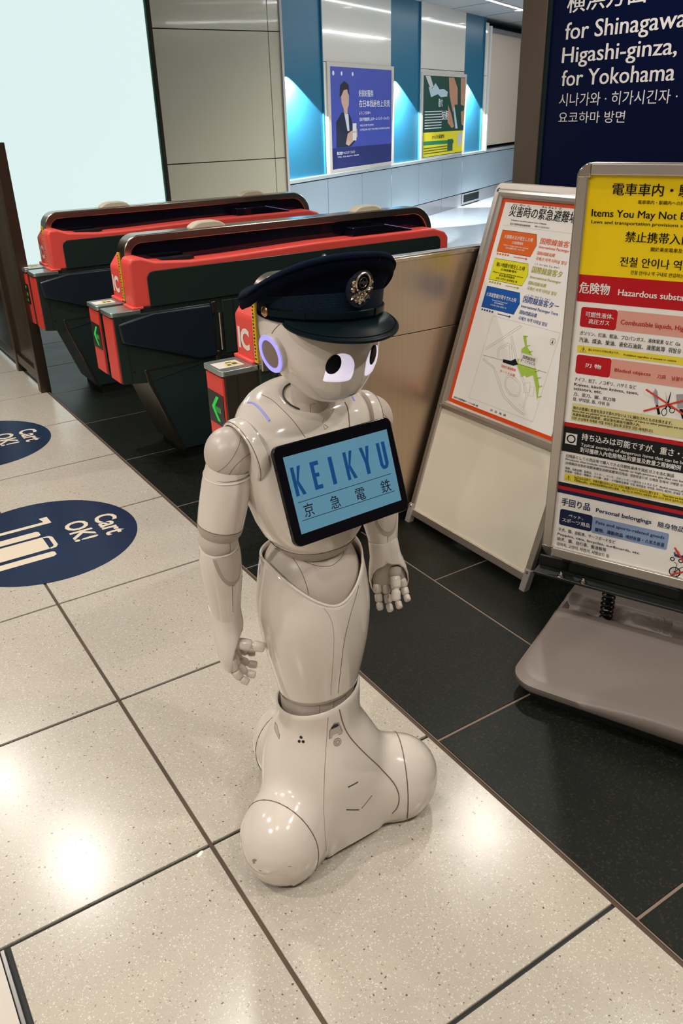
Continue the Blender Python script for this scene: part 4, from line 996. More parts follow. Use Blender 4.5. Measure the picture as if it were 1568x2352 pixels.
# ---- hip ball inside the shell
HIP = [(.60, .100, .100), (.64, .099, .099), (.66, .095, .095), (.68, .0875, .087), (.695, .078, .078), (.708, .064, .064), (.716, .045, .045), (.719, .02, .02)]
hip_o = MB().loft([ring(0, 0.004, z, a, b) for z, a, b in HIP]).build('hip_joint', satin2, ROB, smooth=True)
hb = bvh_of(hip_o)
# ---- torso
TOR = [(.696, .052, .056, .050), (.700, .058, .064, .056), (.708, .066, .072, .062), (.722, .078, .082, .068), (.745, .094, .092, .074), (.775, .108, .099, .080), (.81, .119, .101, .086), (.85, .1285, .094, .090), (.885, .1345, .084, .092), (.915, .139, .074, .092), (.94, .1395, .068, .092), (.96, .135, .065, .088), (.975, .126, .061, .082), (.988, .110, .057, .075), (.997, .088, .052, .066), (1.002, .064, .047, .056), (1.0035, .046, .042, .044), (1.000, .038, .036, .038)]
trs = []
for i in range(len(TOR) - 1):
    for q in (0, .5):
        z = TOR[i][0] + (TOR[i + 1][0] - TOR[i][0]) * q
        v = [TOR[i][j] + (TOR[i + 1][j] - TOR[i][j]) * q for j in (1, 2, 3)]
        trs.append((z, *v))
trs.append(TOR[-1])
def tilt_up(rg):
    out = []
    for x, y, z in rg:
        t = max(0, min(1, (z - .925) / .075)); out.append((x, y, z + .42 * y * t * t * (3 - 2 * t)))
    return out
torso = MB().loft([tilt_up(ring(0, -.004, z, a, bf, bk_, 2.25)) for z, a, bf, bk_ in trs]).build('torso', shellw, ROB, smooth=True)
tb = bvh_of(torso)
MB().loft([ring(0, -.004, z, a, b, c_) for z, a, b, c_ in ((.688, .046, .050, .045), (.6935, .0535, .059, .052), (.697, .0545, .060, .053))]).build('waist_ring', satin, torso, smooth=True)
MB().loft([ring(0, -.004, z, a + .0008, b + .0008, c_ + .0008, 2.25) for z, a, b, c_ in ((.7005, .0586, .0646, .0566), (.704, .0625, .0684, .0594), (.708, .0664, .0724, .0624), (.715, .0724, .0774, .0654), (.722, .0783, .0823, .0683), (.727, .0818, .0845, .0696))], cap0=False, cap1=False).build('belly_band', satin, torso, smooth=True)
# armhole collars and shoulder light strips
def armhole(s):
    c = Vector((s * .1305, -.002, .922)); nrm = Vector((s * .95, -.04, -.20)).normalized()
    X = Vector((0, 1, 0)); X = (X - nrm * X.dot(nrm)).normalized(); Y = nrm.cross(X)
    M = Mx(c, X, Y, nrm)
    MB().lathe([(.0600, -.020), (.0612, -.008), (.0602, -.001), (.0578, .0024), (.0550, .003), (.0525, .000), (.0505, -.014)], 48, M).build('shoulder_collar', shellw, torso, smooth=True)
    MB().tube([M @ Vector((.0600 * cos(q), .0600 * sin(q), .0002)) for q in [2 * pi * k / 48 for k in range(48)]], .0006, 6, True).build('collar_seam', seam_m, torso, smooth=True)
    MB().lathe([(.0515, -.009), (.0, -.009)], 40, M).build('shoulder_opening', darkslot, torso)
for s in (-1, 1): armhole(s)
violet_s = mat('violet light strip', (.30, .30, .60), .4, emis=(.30, .32, .80), estr=.25)
# ---- neck
NC = Vector((.0, -.014, 0))
neck = MB().loft([ring(.002, -.016, z, a, a) for z, a in ((.975, .034), (.995, .0325), (1.02, .031), (1.05, .031))]).build('neck', satin2, ROB, smooth=True)
MB().tube([(.000 + .0385 * cos(a), -.004 + .0370 * sin(a), 1.0020 + .42 * (-.004 + .0370 * sin(a))) for a in [2 * pi * k / 40 for k in range(40)]], .0016, 6, True).build('neck_gap', darkslot, neck, smooth=True)

# ---- head (built in its own frame, then placed)
def rodr(w):
    v = Vector(w); a = v.length
    return Matrix.Rotation(a, 4, v)
MHd = Matrix.Translation((.010, -.040, 1.100)) @ rodr((.095, .046, .194))
HD = [(-.0885, .010, .030, -.045, .0), (-.086, .024, .052, -.018, .0), (-.079, .041, .070, .004, .0), (-.068, .055, .083, .026, 0), (-.052, .069, .092, .048, 0), (-.034, .081, .098, .068, 0), (-.015, .091, .1015, .082, 0), (.005, .0965, .1020, .092, 0), (.025, .099, .1005, .098, 0), (.045, .0985, .097, .099, 0), (.065, .094, .090, .096, 0), (.085, .083, .077, .085, 0), (.10, .066, .06, .068, 0), (.109, .045, .04, .046, 0), (.113, .018, .018, .018, 0)]
hr = []
def hring(z, a, f, b):
    out = []
    cy = (b - f) / 2; h = (f + b) / 2                    # y from -f to +b
    for k in range(88):
        th = 2 * pi * k / 88; c, s = cos(th), sin(th)
        e = .92
        out.append((math.copysign(abs(s) ** e, s) * a, cy - math.copysign(abs(c) ** e, c) * h, z))
    return out
for i in range(len(HD) - 1):
    for q in (0, .34, .67):
        z = HD[i][0] + (HD[i + 1][0] - HD[i][0]) * q
        v = lerp_tab([r[:4] for r in HD], z)
        hr.append(hring(z, *v))
hr.append(hring(*HD[-1][:4]))
headm = MB().loft(hr)
head = headm.build('head', shellw, ROB, smooth=True, angle=70)
hbv = bvh_of(head)                                       # head-local
def h2r(mb): mb.v = [tuple(MHd @ Vector(q)) for q in mb.v]; return mb
def hseam(pts, r=.0006, closed=False, name='face_seam', m=None):
    P = catmull(pts, 6, closed); Q = []
    for q in P:
        h = hbv.find_nearest(q); Q.append(h[0])
    return h2r(MB().tube(Q, r, 6, closed)).build(name, m or seam_m, head, smooth=True)
def patch(poly, thick, name, m, src=None, dirv=(0, 1, 0), R=7, lift=.0, label=None, shrink=1.0):
    """a plate that follows the head surface; poly in head-local (x,z)"""
    cx = sum(q[0] for q in poly) / len(poly); cz = sum(q[1] for q in poly) / len(poly); n = len(poly); mb = MB(); vs = []; fs = []
    def hit(x, z, l):
        h = hbv.ray_cast(Vector((x, -.3, z)), Vector((0, 1, 0)))
        if h[0] is None: h = hbv.find_nearest(Vector((x, -.06, z)))
        nn = h[1] if h[1].y < 0 else -h[1]
        return h[0] + nn * l
    vs.append(hit(cx, cz, lift + thick))
    for r in range(1, R + 1):
        t = r / R
        for q in poly: vs.append(hit(cx + (q[0] - cx) * t, cz + (q[1] - cz) * t, lift + thick * (1 if r < R else .35)))
    for q in poly: vs.append(hit(q[0], q[1], -.001))
    for i in range(n): fs.append((0, 1 + i, 1 + (i + 1) % n))
    for r in range(R):
        for i in range(n):
            a = 1 + r * n + i; b = 1 + r * n + (i + 1) % n; fs.append((a, a + n, b + n, b))
    mb.add(vs, fs); h2r(mb)
    return mb.build(name, m, head, smooth=True, angle=80, label=label)
eye_w = mat('eye glow', (.85, .82, .95), .25, emis=(.86, .78, .98), estr=.62, coat=.5)
eye_k = mat('pupil black', (.003, .005, .008), .3, spec=.08)
def smooth_poly(pts, n=6): return [(q.x, q.y) for q in [Vector((v.x, v.y)) for v in catmull([(a, b, 0) for a, b in pts], n, True)]]
EYE = [(-.019, -.017), (-.0165, -.0235), (0, -.0250), (.018, -.0245), (.0245, -.020), (.0265, -.006), (.0255, .006), (.018, .018), (.006, .0235), (-.006, .0225), (-.014, .012), (-.019, -.002)]
for s, lab in ((1, None), (-1, None)):
    ex = -.040 * s
    po = smooth_poly([(ex + a * s, -.008 + b) for a, b in EYE])
    patch(po, .0010, 'eye', eye_w)
    pc = (ex - .0095, -.0015) if s == 1 else (ex - .008, .002)
    patch([(pc[0] + .0108 * cos(2 * pi * k / 28) + .002 * sin(2 * pi * k / 28), pc[1] + .0160 * sin(2 * pi * k / 28)) for k in range(28)], .0012, 'pupil', eye_k, lift=.0008)
mth = patch(smooth_poly([(-.004, -.0648), (.003, -.0668), (.010, -.0668), (.017, -.0650), (.010, -.0650), (.003, -.0650)], 3), .0004, 'mouth', darkslot, R=2)
# ears: glowing ring round a satin disc
violet = mat('violet ring glow', (.3, .28, .9), .3, emis=(.24, .21, 1.0), estr=1.15)
for s in (-1, 1):
    h = hbv.ray_cast(Vector((s * .3, .004, .0)), Vector((-s, 0, 0)))
    nrm = Vector((s * 1, .10, -.22)).normalized(); c = Vector((s * .0935, .004, -.001)); K = .87
    X = Vector((0, 1, 0)); X = (X - nrm * X.dot(nrm)).normalized(); Y = nrm.cross(X); M = Mx(c, X, Y, nrm)
    h2r(MB().lathe([(.0378 * K, -.016), (.0378 * K, .003), (.0365 * K, .006), (.0345 * K, .006)], 48, M)).build('ear_rim', shellw, head, smooth=True)
    h2r(MB().lathe([(.0368 * K, .005), (.0360 * K, .0078), (.0320 * K, .0085), (.0272 * K, .0078), (.0268 * K, .004)], 48, M)).build('ear_light', violet, head, smooth=True, label='glowing violet ring')
    h2r(MB().lathe([(.0284 * K, .004), (.0270 * K, .0068), (.018 * K, .0080), (.0, .0086)], 48, M)).build('ear_disc', mat('ear mesh', (.22, .16, .13), .45, bump=(900, .5)), head, smooth=True)
head.data.transform(MHd)
hw = bvh_of(head)

# ---- arms
finger_m = mat('pale finger plastic', (.64, .57, .50), .28)
def limb(cs, rs, name, m, parent, N=40, flat=1.0, cap=True, sub=6, angle=60, ax=None):
    P = catmull(cs, sub); n = len(P)
    R = []
    for i in range(n):
        t = i / (n - 1) * (len(rs) - 1); k = min(int(t), len(rs) - 2); q = t - k
        p0 = rs[max(k - 1, 0)]; p1 = rs[k]; p2 = rs[k + 1]; p3 = rs[min(k + 2, len(rs) - 1)]
        R.append(.5 * (2 * p1 + (p2 - p0) * q + (2 * p0 - 5 * p1 + 4 * p2 - p3) * q * q + (3 * p1 - p0 - 3 * p2 + p3) * q ** 3))
    rings = []
    for i, p in enumerate(P):
        t = (P[min(i + 1, n - 1)] - P[max(i - 1, 0)]).normalized()
        a = Vector((1, 0, 0)); a = (a - t * a.dot(t)).normalized(); b = t.cross(a)
        rings.append([tuple(p + (a * cos(2 * pi * k / N) + b * sin(2 * pi * k / N) * flat) * R[i]) for k in range(N)])
    return MB().loft(rings, cap0=cap, cap1=cap).build(name, m, parent, smooth=True, angle=angle), P, R
def ringcut(P, R, i, parent, r=.0008, dz=0.0, amp=0.0, ph=0.0, m=None, name='panel_seam', grow=.0002):
    t = (P[min(i + 1, len(P) - 1)] - P[max(i - 1, 0)]).normalized(); a = Vector((1, 0, 0)); a = (a - t * a.dot(t)).normalized(); b = t.cross(a)
    return MB().tube([P[i] + (a * cos(q) + b * sin(q)) * (R[i] + grow) + t * amp * cos(q - ph) for q in [2 * pi * k / 40 for k in range(40)]], r, 6, True).build(name, m or seam_m, parent, smooth=True)
def finger(base, dirs, lens, r, parent, name='finger', m=None):
    mb = MB(); p = Vector(base)
    for j, (d, L) in enumerate(zip(dirs, lens)):
        d = Vector(d).normalized(); rr = r * (1 - .10 * j)
        prof = [0, .12, .3, .55, .8, .94, 1.0]; rad = [.62, .95, 1.0, 1.0, .97, .86, .55]
        mb.tube([p + d * L * q for q in prof], [rr * k for k in rad], 12)
        if j < len(lens) - 1: mb.tube([p + d * L * .96, p + d * L * 1.12], rr * .6, 8)
        p = p + d * L * 1.08
    return mb.build(name, m or satin2, parent, smooth=True, angle=50)
def arm(s, sh, el, wr, hd, fcl, hs=1.16):
    """sh, el, wr joints; hd: dict(palm normal N, down D, thumb T)"""
    sh, el, wr = Vector(sh), Vector(el), Vector(wr)
    d = (el - sh)
    up, P, R = limb([sh + d * .12, sh + d * .30, sh + d * .52, sh + d * .74, sh + d * .88, sh + d * .965], [.0405, .0435, .0435, .0425, .0400, .0330], 'upper_arm', shellw if s < 0 else shellw, ROB)
    # shoulder ball
    mb = MB(); mb.ellipsoid((0, 0, 0), (.0440, .0440, .0470), 40, 24, Matrix.Translation(sh + Vector((s * .002, 0, .004)))); ball = mb.build('shoulder_ball', satin2, up, smooth=True)
    bbv = bvh_of(ball)
    for (n_, off) in (((s * .75, .1, .65), .012), ((s * -.35, -.72, -.60), .031)):
        nn = Vector(n_).normalized(); X = nn.orthogonal().normalized(); Y = nn.cross(X); c = sh + Vector((s * .002, 0, .004)) + nn * off; rr = math.sqrt(.0445 ** 2 - off ** 2)
        MB().tube([bbv.find_nearest(c + (X * cos(q) + Y * sin(q)) * rr)[0] for q in [2 * pi * k / 48 for k in range(48)]], .0005, 5, True).build('panel_seam', seam_m, up, smooth=True)
    ringcut(P, R, 3, up, .0016, amp=.010, ph=pi if s < 0 else 0, m=shellw, name='sleeve_lip'); ringcut(P, R, 2, up, .0008, amp=.010, ph=pi if s < 0 else 0)
    ringcut(P, R, 21, up, .0007)
    cuff = []
    for i in range(21, len(P)):
        t_ = (P[min(i + 1, len(P) - 1)] - P[i - 1]).normalized(); a_ = Vector((1, 0, 0)); a_ = (a_ - t_ * a_.dot(t_)).normalized(); b_ = t_.cross(a_)
        cuff.append([tuple(P[i] + (a_ * cos(2 * pi * k / 40) + b_ * sin(2 * pi * k / 40)) * (R[i] + .0004)) for k in range(40)])
    MB().loft(cuff, cap0=False, cap1=False).build('arm_cuff', satin, up, smooth=True)
    MB().tube([P[i] * .0 + P[i] + Vector((0, -R[i] * .0, 0)) for i in (24, 25)], .001, 5)
    # elbow and forearm
    mb = MB(); mb.ellipsoid((0, 0, 0), (.0365, .036, .036), 36, 20, Matrix.Translation(el)); elb = mb.build('elbow_joint', satin2, up, smooth=True); ebv = bvh_of(elb)
    MB().tube([ebv.find_nearest(el + Vector((s * -.010, -.05 * cos(q), .05 * sin(q))))[0] for q in [2 * pi * k / 40 for k in range(40)]], .0006, 5, True).build('panel_seam', seam_m, elb, smooth=True)
    e = (wr - el)
    fo, P2, R2 = limb([el + e * .08, el + e * .22, el + e * .42, el + e * .62, el + e * .82, wr], [.0365, .0390, .0380, .0340, .0300, .0290], 'forearm', shellw, ROB)
    fbv = bvh_of(fo)
    ringcut(P2, R2, len(P2) - 4, fo, .0007, amp=-.004, ph=-pi / 2)
    # elbow guard: U shaped satin inlay on the front of the forearm
    ed = e.normalized(); front = Vector((.15 * -s, -1, .0)); front = (front - ed * front.dot(ed)).normalized(); sd = ed.cross(front)
    def uplate(w, l, lift, name, m):
        vs, fs = [], []; NU, NV = 18, 10
        for i in range(NU + 1):
            v = i / NU
            for j in range(NV + 1):
                u = (j / NV * 2 - 1); ww = w * math.sqrt(max(0, 1 - v ** 2.2)) * u
                q = el + ed * (.006 + l * v) + front * .06 + sd * ww
                h = fbv.ray_cast(q, -front)
                q2 = (h[0] if h[0] is not None else fbv.find_nearest(q)[0]) + front * lift; vs.append(tuple(q2))
        for i in range(NU):
            for j in range(NV): a = i * (NV + 1) + j; fs.append((a, a + 1, a + NV + 2, a + NV + 1))
        return MB().add(vs, fs).build(name, m, fo, smooth=True, angle=80)
    uplate(.0305, .084, .0006, 'elbow_inlay_edge', satin); uplate(.0262, .073, .0014, 'elbow_inlay', satin2)
    seam(fbv, [el + ed * t + front * .04 + sd * .004 for t in (.088, .11, .135, .16)], fo, .0006)
    # hand
    D, Np, T = [Vector(v).normalized() for v in hd['axes']]; Np = (Np - D * Np.dot(D)).normalized(); T = D.cross(Np) * hd.get('side', 1)
    W0 = wr
    # palm: flattened rounded block
    pr_ = []
    for (t, w_, k_) in ((-.006, .024, .022), (.010, .026, .021), (.030, .031, .018), (.050, .034, .015), (.064, .034, .0125), (.072, .031, .010)):
        t *= hs; w_ *= hs; k_ *= hs; c = W0 + D * t - Np * .002
        pr_.append([tuple(c + T * math.copysign(abs(cos(q)) ** .75, cos(q)) * w_ + Np * math.copysign(abs(sin(q)) ** .85, sin(q)) * k_) for q in [2 * pi * k / 32 for k in range(32)]])
    palm = MB().loft(pr_).build('hand', satin3, fo, smooth=True, angle=60)
    # back cover: curved glossy guard wrapping the back of the hand
    rows = []
    for (t, w_, k_, span) in ((-.0305, .0262, .0262, 180), (-.0302, .0279, .0279, 180), (-.020, .0284, .0282, 180), (-.010, .0288, .0280, 180), (.004, .030, .0265, 180), (.012, .0315, .0262, 180), (.018, .033, .0258, 168), (.024, .0345, .0255, 142), (.038, .0375, .025, 122), (.056, .0395, .0235, 108), (.072, .0385, .0205, 100), (.086, .034, .0165, 92), (.096, .026, .012, 84)):
        t *= hs; w_ *= hs if t > 0 else 1.07; k_ *= hs if t > 0 else 1.07; c = W0 + D * t; row = []
        for k in range(29):
            q = radians(-90 - span + 2 * span * k / 28)
            row.append(tuple(c + T * cos(q) * w_ + Np * sin(q) * k_))
        rows.append(row)
    cov = MB().loft(rows, cap0=False, cap1=False, closed=False).build('hand_cover', shellw, fo, smooth=True, angle=70); md = cov.modifiers.new('s', 'SOLIDIFY'); md.thickness = .0022; md.offset = 0
    # fingers
    for i in range(4):
        b = W0 + (D * (.066 + (.003 if i in (1, 2) else 0)) + T * (.026 - .0172 * i) + Np * .001) * hs
        c1, c2, c3 = fcl[i]
        def dv(a): return D * cos(radians(a)) + Np * sin(radians(a)) + T * (.06 - .04 * i)
        L = (.0215, .0235, .0225, .019)[i] * hs
        finger(b, (dv(c1), dv(c2), dv(c3)), (L, L * .82, L * .72), .0088 * hs, fo, m=finger_m)
    # thumb from the side of the palm
    tb0 = W0 + (D * hd['tp'][0] + T * hd['tp'][1] + Np * hd['tp'][2]) * hs
    MB().tube([tb0 - Vector(hd['td']).normalized() * .012, tb0, tb0 + Vector(hd['td']).normalized() * .006], [.0155, .0145, .0118], 20).build('thumb_socket', satin3, fo, smooth=True)
    td = Vector(hd['td']).normalized(); td2 = Vector(hd.get('td2', hd['td'])).normalized()
    finger(tb0 + td * .003, (td, td2), (.029, .024), .0110 * hs ** .5, fo, 'thumb', shellw)
    return up, fo
armR, foreR = arm(-1, (-.148, .004, .921), (-.179, .024, .759), (-.166, .056, .559),
    dict(axes=((.06, .02, -1), (.84, -.54, .03), (0, -1, 0)), side=1, tp=(.038, .016, .012), td=(.84, -.44, -.26), td2=(.84, -.40, -.34)), [(8, 30, 52), (14, 42, 66), (16, 50, 76), (20, 56, 82)])
armL, foreL = arm(1, (.1435, .004, .919), (.178, .030, .752), (.181, .006, .622),
    dict(axes=((.10, -.10, -1), (-.45, -.90, .0), (1, 0, 0)), side=1, tp=(.045, -.012, .014), td=(-.30, -.55, -.80), td2=(-.42, -.45, -.85)), [(8, 34, 58), (8, 36, 62), (8, 38, 62), (10, 40, 62)], 1.05)

# ---- chest tablet
TX = Vector((.99790386, .06333713, -.01327781)); TZ = Vector((-.00992866, .35259273, .93572421)); TN = TX.cross(TZ)
MTb = Mx((.70864 - .69, 1.0995 - 1.20, .86795), TX, TZ, TN)
tab = MB().prism(rrect(-.1275, .1265, -.0880, .0875, .0135, 8), 'z', -.012, 0, MTb).build('tablet', mat('tablet black gloss', (.003, .003, .005), .10, spec=.25), ROB, bevel=.0018, bseg=2)
MB().prism(rrect(-.09, .09, -.062, .062, .01, 5), 'z', -.024, -.012, MTb).build('tablet_back', shellw, tab, bevel=.003)
scr = mat('tablet screen blue', (.06, .16, .23), .25, emis=(.115, .26, .37), estr=.50)
MB().prism([(-.112, -.0675), (.111, -.0675), (.113, .066), (-.112, .067)], 'z', -.0002, .0004, MTb).build('screen', scr, tab)
inkb = mat('screen ink blue', (.005, .05, .17), .3, emis=(.0, .035, .14), estr=.5)
mb = MB()
def blk(q): flat(mb, q, MTb, .0008)
def done():
    mb.build('letter', inkb, tab); mb.v.clear(); mb.f.clear()
def K_(x0):
    x1 = x0 + .0205; b, t = -.003, .047; w = .0068
    blk([(x0, b), (x0 + w, b), (x0 + w, t), (x0, t)]); blk([(x0 + w, .020), (x1 - .0065, t), (x1, t), (x0 + w + .0045, .022), (x1 + .0005, b), (x1 - .0068, b), (x0 + w, .0185)])
K_(-.1043); done()
x = -.0645; blk([(x, -.002), (x + .0072, -.002), (x + .0072, .0467), (x, .0467)]); blk([(x + .0072, .0395), (x + .0172, .0395), (x + .0172, .0467), (x + .0072, .0467)]); blk([(x + .0072, .0195), (x + .0145, .0195), (x + .0145, .0262), (x + .0072, .0262)]); blk([(x + .0072, -.002), (x + .0170, -.002), (x + .0170, .005), (x + .0072, .005)]); done()
blk([(-.0262, -.0022), (-.0182, -.0022), (-.0182, .0465), (-.0262, .0465)]); done()
K_(.0060); done()
blk([(.0425, .0467), (.0497, .0467), (.0535, .026), (.0573, .0467), (.0645, .0467), (.0570, .018), (.0570, -.0028), (.0490, -.0028), (.0490, .018)]); done()
blk([(.0815, .0462), (.0885, .0462), (.0885, .0065), (.0900, .0035), (.0918, .0035), (.0933, .0065), (.0933, .0462), (.1008, .0462), (.1008, .006), (.0975, -.0005), (.0945, -.0026), (.0875, -.0026), (.0843, -.0005), (.0815, .006)]); done()
mb = MB()
for ch, x0, x1, y0 in (('京', -.097, -.0769, -.0423), ('急', -.0416, -.0211, -.0437), ('電', .0140, .0350, -.0437), ('鉄', .0716, .0940, -.0447)): put_text(mb, ch, 0, x0, y0, x1, .0220, 0, MTb, .0008); mb.build('letter', mat('screen ink black', (.005, .008, .015), .3), tab); mb = MB()
ribbon(mb, [(-.1045, -.0138), (.1014, -.0144)], .0009, MTb, .0008); ribbon(mb, [(-.1048, -.0455), (.1001, -.0470)], .0009, MTb, .0008)
build_each(mb, 'screen_line', mat('screen ink black', (.005, .008, .015), .3), tab)
# ---- seams, slots, sensor windows and light strips laid on the surfaces (robot coordinates)
SEAMS = {'base_panel': [(-0.0029, -0.0901, 0.3574), (0.0033, -0.0896, 0.3243), (0.015, -0.0936, 0.2843), (0.0308, -0.103, 0.253), (0.0531, -0.1112, 0.2169), (0.0815, -0.1143, 0.1725), (0.0998, -0.1275, 0.1409), (0.1073, -0.1404, 0.1188), (0.1086, -0.1465, 0.0946), (0.1045, -0.1446, 0.0684), (0.0967, -0.1372, 0.0499)],
'base_front': [(-0.0279, -0.0857, 0.3459), (-0.0318, -0.0848, 0.3017), (-0.0434, -0.0951, 0.2596), (-0.056, -0.1084, 0.2202), (-0.0659, -0.1193, 0.1771), (-0.0749, -0.1319, 0.1345), (-0.0809, -0.1428, 0.0961), (-0.0778, -0.1391, 0.0479)],
'slot1': [(-0.0121, -0.1288, 0.1821), (0.0134, -0.1287, 0.1824)],
'slot2': [(0.0195, -0.1311, 0.1044), (0.0492, -0.1281, 0.1225)],
'slot3': [(-0.0193, -0.1311, 0.1242), (0.0128, -0.1315, 0.1051)],
'dots': [(-0.0751, -0.053, 0.2938), (-0.0792, -0.0517, 0.2841), (-0.0736, -0.0586, 0.2856)],
'window': [(-0.0156, -0.0884, 0.3262), (-0.0062, -0.0895, 0.3252), (0.0015, -0.0911, 0.2986), (-0.0008, -0.0919, 0.2949), (-0.029, -0.0878, 0.2921), (-0.0257, -0.0863, 0.3099)],
'window_in': [(-0.0147, -0.0885, 0.3244), (-0.0075, -0.0894, 0.3229), (-0.0054, -0.0895, 0.3157), (-0.0226, -0.0869, 0.3132), (-0.0223, -0.0868, 0.3185)],
'window2': [(-0.0904, 0.0308, 0.2815), (-0.0928, 0.0176, 0.2845), (-0.0981, -0.0015, 0.2745), (-0.101, -0.0045, 0.2675), (-0.099, 0.0125, 0.2704), (-0.0956, 0.0251, 0.273)],
'key': [(-0.0136, -0.095, 0.2806)],
'key_r': [(-0.0058, -0.0961, 0.28)],
'shell_line': [(0.0469, -0.0951, 0.6368), (0.0335, -0.103, 0.6188), (0.0154, -0.1111, 0.5893), (0.0027, -0.1133, 0.5544), (-0.004, -0.1113, 0.514), (-0.0057, -0.1035, 0.4633), (-0.0038, -0.0893, 0.3995)],
'shell_line2': [(0.0562, 0.0904, 0.505), (-0.0364, -0.1018, 0.6208), (-0.0264, -0.1081, 0.597), (-0.0228, -0.1111, 0.5634), (-0.0233, -0.1099, 0.5283), (-0.0238, -0.1022, 0.4705), (-0.0204, -0.0871, 0.4)],
'hip_line1': [(-0.0597, -0.0114, 0.709), (-0.0578, -0.041, 0.6993), (-0.056, -0.0609, 0.6824), (-0.0545, -0.0729, 0.6618), (-0.054, -0.0778, 0.6445)],
'hip_line2': [(-0.0488, -0.0452, 0.7031), (-0.0376, -0.0615, 0.6973), (-0.0218, -0.0725, 0.6923), (-0.0017, -0.0773, 0.6894), (0.0176, -0.0735, 0.6925), (0.0328, -0.0649, 0.6965), (0.0395, -0.0559, 0.7007)],
'hip_line3': [(-0.0676, 0.0218, 0.7025), (-0.0638, 0.0044, 0.7081), (-0.0606, -0.0131, 0.7084)],
'knee1': [(-0.037, -0.0692, 0.3765), (-0.0372, -0.0696, 0.3625), (-0.0383, -0.0694, 0.3486)],
'knee2': [(-0.0086, -0.0778, 0.3884), (-0.0081, -0.0782, 0.3725), (-0.0105, -0.0783, 0.3558)],
'knee3': [(0.022, -0.0752, 0.385), (0.0225, -0.0754, 0.3706), (0.0196, -0.0766, 0.3565)],
'strip': [(-0.0979, 0.0247, 1.0004), (-0.0918, 0.0151, 1.0007), (-0.0893, -0.0017, 0.9957), (-0.0884, -0.018, 0.9885), (-0.0873, -0.031, 0.9806)],
'collar_seam': [(-0.0702, 0.0239, 1.0095), (-0.0608, 0.0011, 1.0027), (-0.0553, -0.0298, 0.9895), (-0.0483, -0.052, 0.9727), (-0.0383, -0.0658, 0.95)],
'side_seam': [(-0.1312, -0.0247, 0.8809), (-0.1258, -0.0341, 0.8643), (-0.1208, -0.043, 0.8562), (-0.1162, -0.0507, 0.8555)],
'chest_seam': [(0.0637, -0.0356, 0.9842), (0.0628, -0.0449, 0.9771), (0.0594, -0.0543, 0.9665), (0.0535, -0.0649, 0.9483)],
'side_panel_line': [(-0.1199, 0.0198, 0.9835), (-0.1185, 0.0003, 0.9811), (-0.1188, -0.0211, 0.9711), (-0.1191, -0.0357, 0.9567), (-0.1184, -0.0447, 0.9348), (-0.1179, -0.0482, 0.911), (-0.1187, -0.0489, 0.8863), (-0.1169, -0.0497, 0.8577)],
'strip2': [(0.1073, -0.0118, 0.9842), (0.105, -0.0243, 0.9785)],
'tubelight': [(-0.109, -0.059, 0.8746), (-0.1061, -0.0625, 0.8595), (-0.1021, -0.0661, 0.8396), (-0.0967, -0.0699, 0.8176)],
'emblem': [(0.0066, -0.0563, 0.9728), (0.0002, -0.0601, 0.9657), (0.0035, -0.0616, 0.9626), (0.01, -0.0636, 0.9576), (0.002, -0.0619, 0.9617), (0.0022, -0.0646, 0.9555)],
'neck_panel': [(-0.0142, -0.0451, 0.9837), (-0.0127, -0.0448, 0.9983), (-0.0052, -0.0474, 0.9988), (0.0259, -0.0389, 0.9874), (0.0268, -0.0385, 0.9815)],
'head_seam': [(-0.0866, -0.0556, 1.1321), (-0.0853, -0.0619, 1.1396), (-0.0827, -0.0696, 1.1472), (-0.0801, -0.075, 1.1524)],
'brow': [(-0.054, -0.1182, 1.1455), (-0.0405, -0.13, 1.1329), (-0.0281, -0.1367, 1.1194), (-0.0158, -0.1406, 1.1079)],
'scuff1': [(-0.2331, -0.1062, 0.0918), (-0.2299, -0.1121, 0.0986), (-0.2273, -0.118, 0.0986), (-0.2292, -0.116, 0.0939), (-0.2308, -0.1118, 0.0934), (-0.2304, -0.1144, 0.088), (-0.2328, -0.109, 0.0823)],
'scuff2': [(-0.2273, -0.1212, 0.0725), (-0.224, -0.1272, 0.0742), (-0.2244, -0.1264, 0.072), (-0.2277, -0.1204, 0.0703)],
'scuff3': [(-0.1811, -0.1619, 0.093), (-0.1745, -0.1642, 0.0908), (-0.1749, -0.1642, 0.0895), (-0.1812, -0.162, 0.0916)]}
def plate(bvh, pts, lift, name, m, parent, label=None):
    P = [Vector(q) for q in pts]; c = sum(P, Vector()) / len(P); vs = []
    def sn(q):
        h = bvh.find_nearest(q); n_ = h[1]
        if n_.dot(h[0] - Vector((0, 0, h[0].z))) < 0: n_ = -n_
        return h[0] + n_ * lift
    vs.append(tuple(sn(c))); n = len(P); fs = []
    for t in (.5, 1): vs += [tuple(sn(c + (q - c) * t)) for q in P]
    for i in range(n): j = (i + 1) % n; fs += [(0, 1 + i, 1 + j), (1 + i, 1 + n + i, 1 + n + j, 1 + j)]
    return MB().add(vs, fs).build(name, m, parent, smooth=True, label=label)
brownline = mat('fine brown line', (.30, .20, .15), .5)
S = SEAMS
seam(bb, S['base_panel'], base_o, .0013); seam(bb, S['base_front'], base_o, .0006, m=brownline)
for k, r in (('slot1', .0024), ('slot2', .0015), ('slot3', .0020)): seam(bb, S[k], base_o, r, 'vent_slot', darkslot, lift=-.65 * r)
for q in S['dots']: plate(bb, [Vector(q) + Vector((.0036 * cos(a) * .8, .0036 * cos(a) * -.6, .0036 * sin(a))) for a in [2 * pi * k / 10 for k in range(10)]], .0006, 'sensor_hole', darkslot, base_o)
wfr = mat('sensor frame brown', (.25, .19, .14), .4); win = mat('sensor window', (.46, .40, .33), .3)
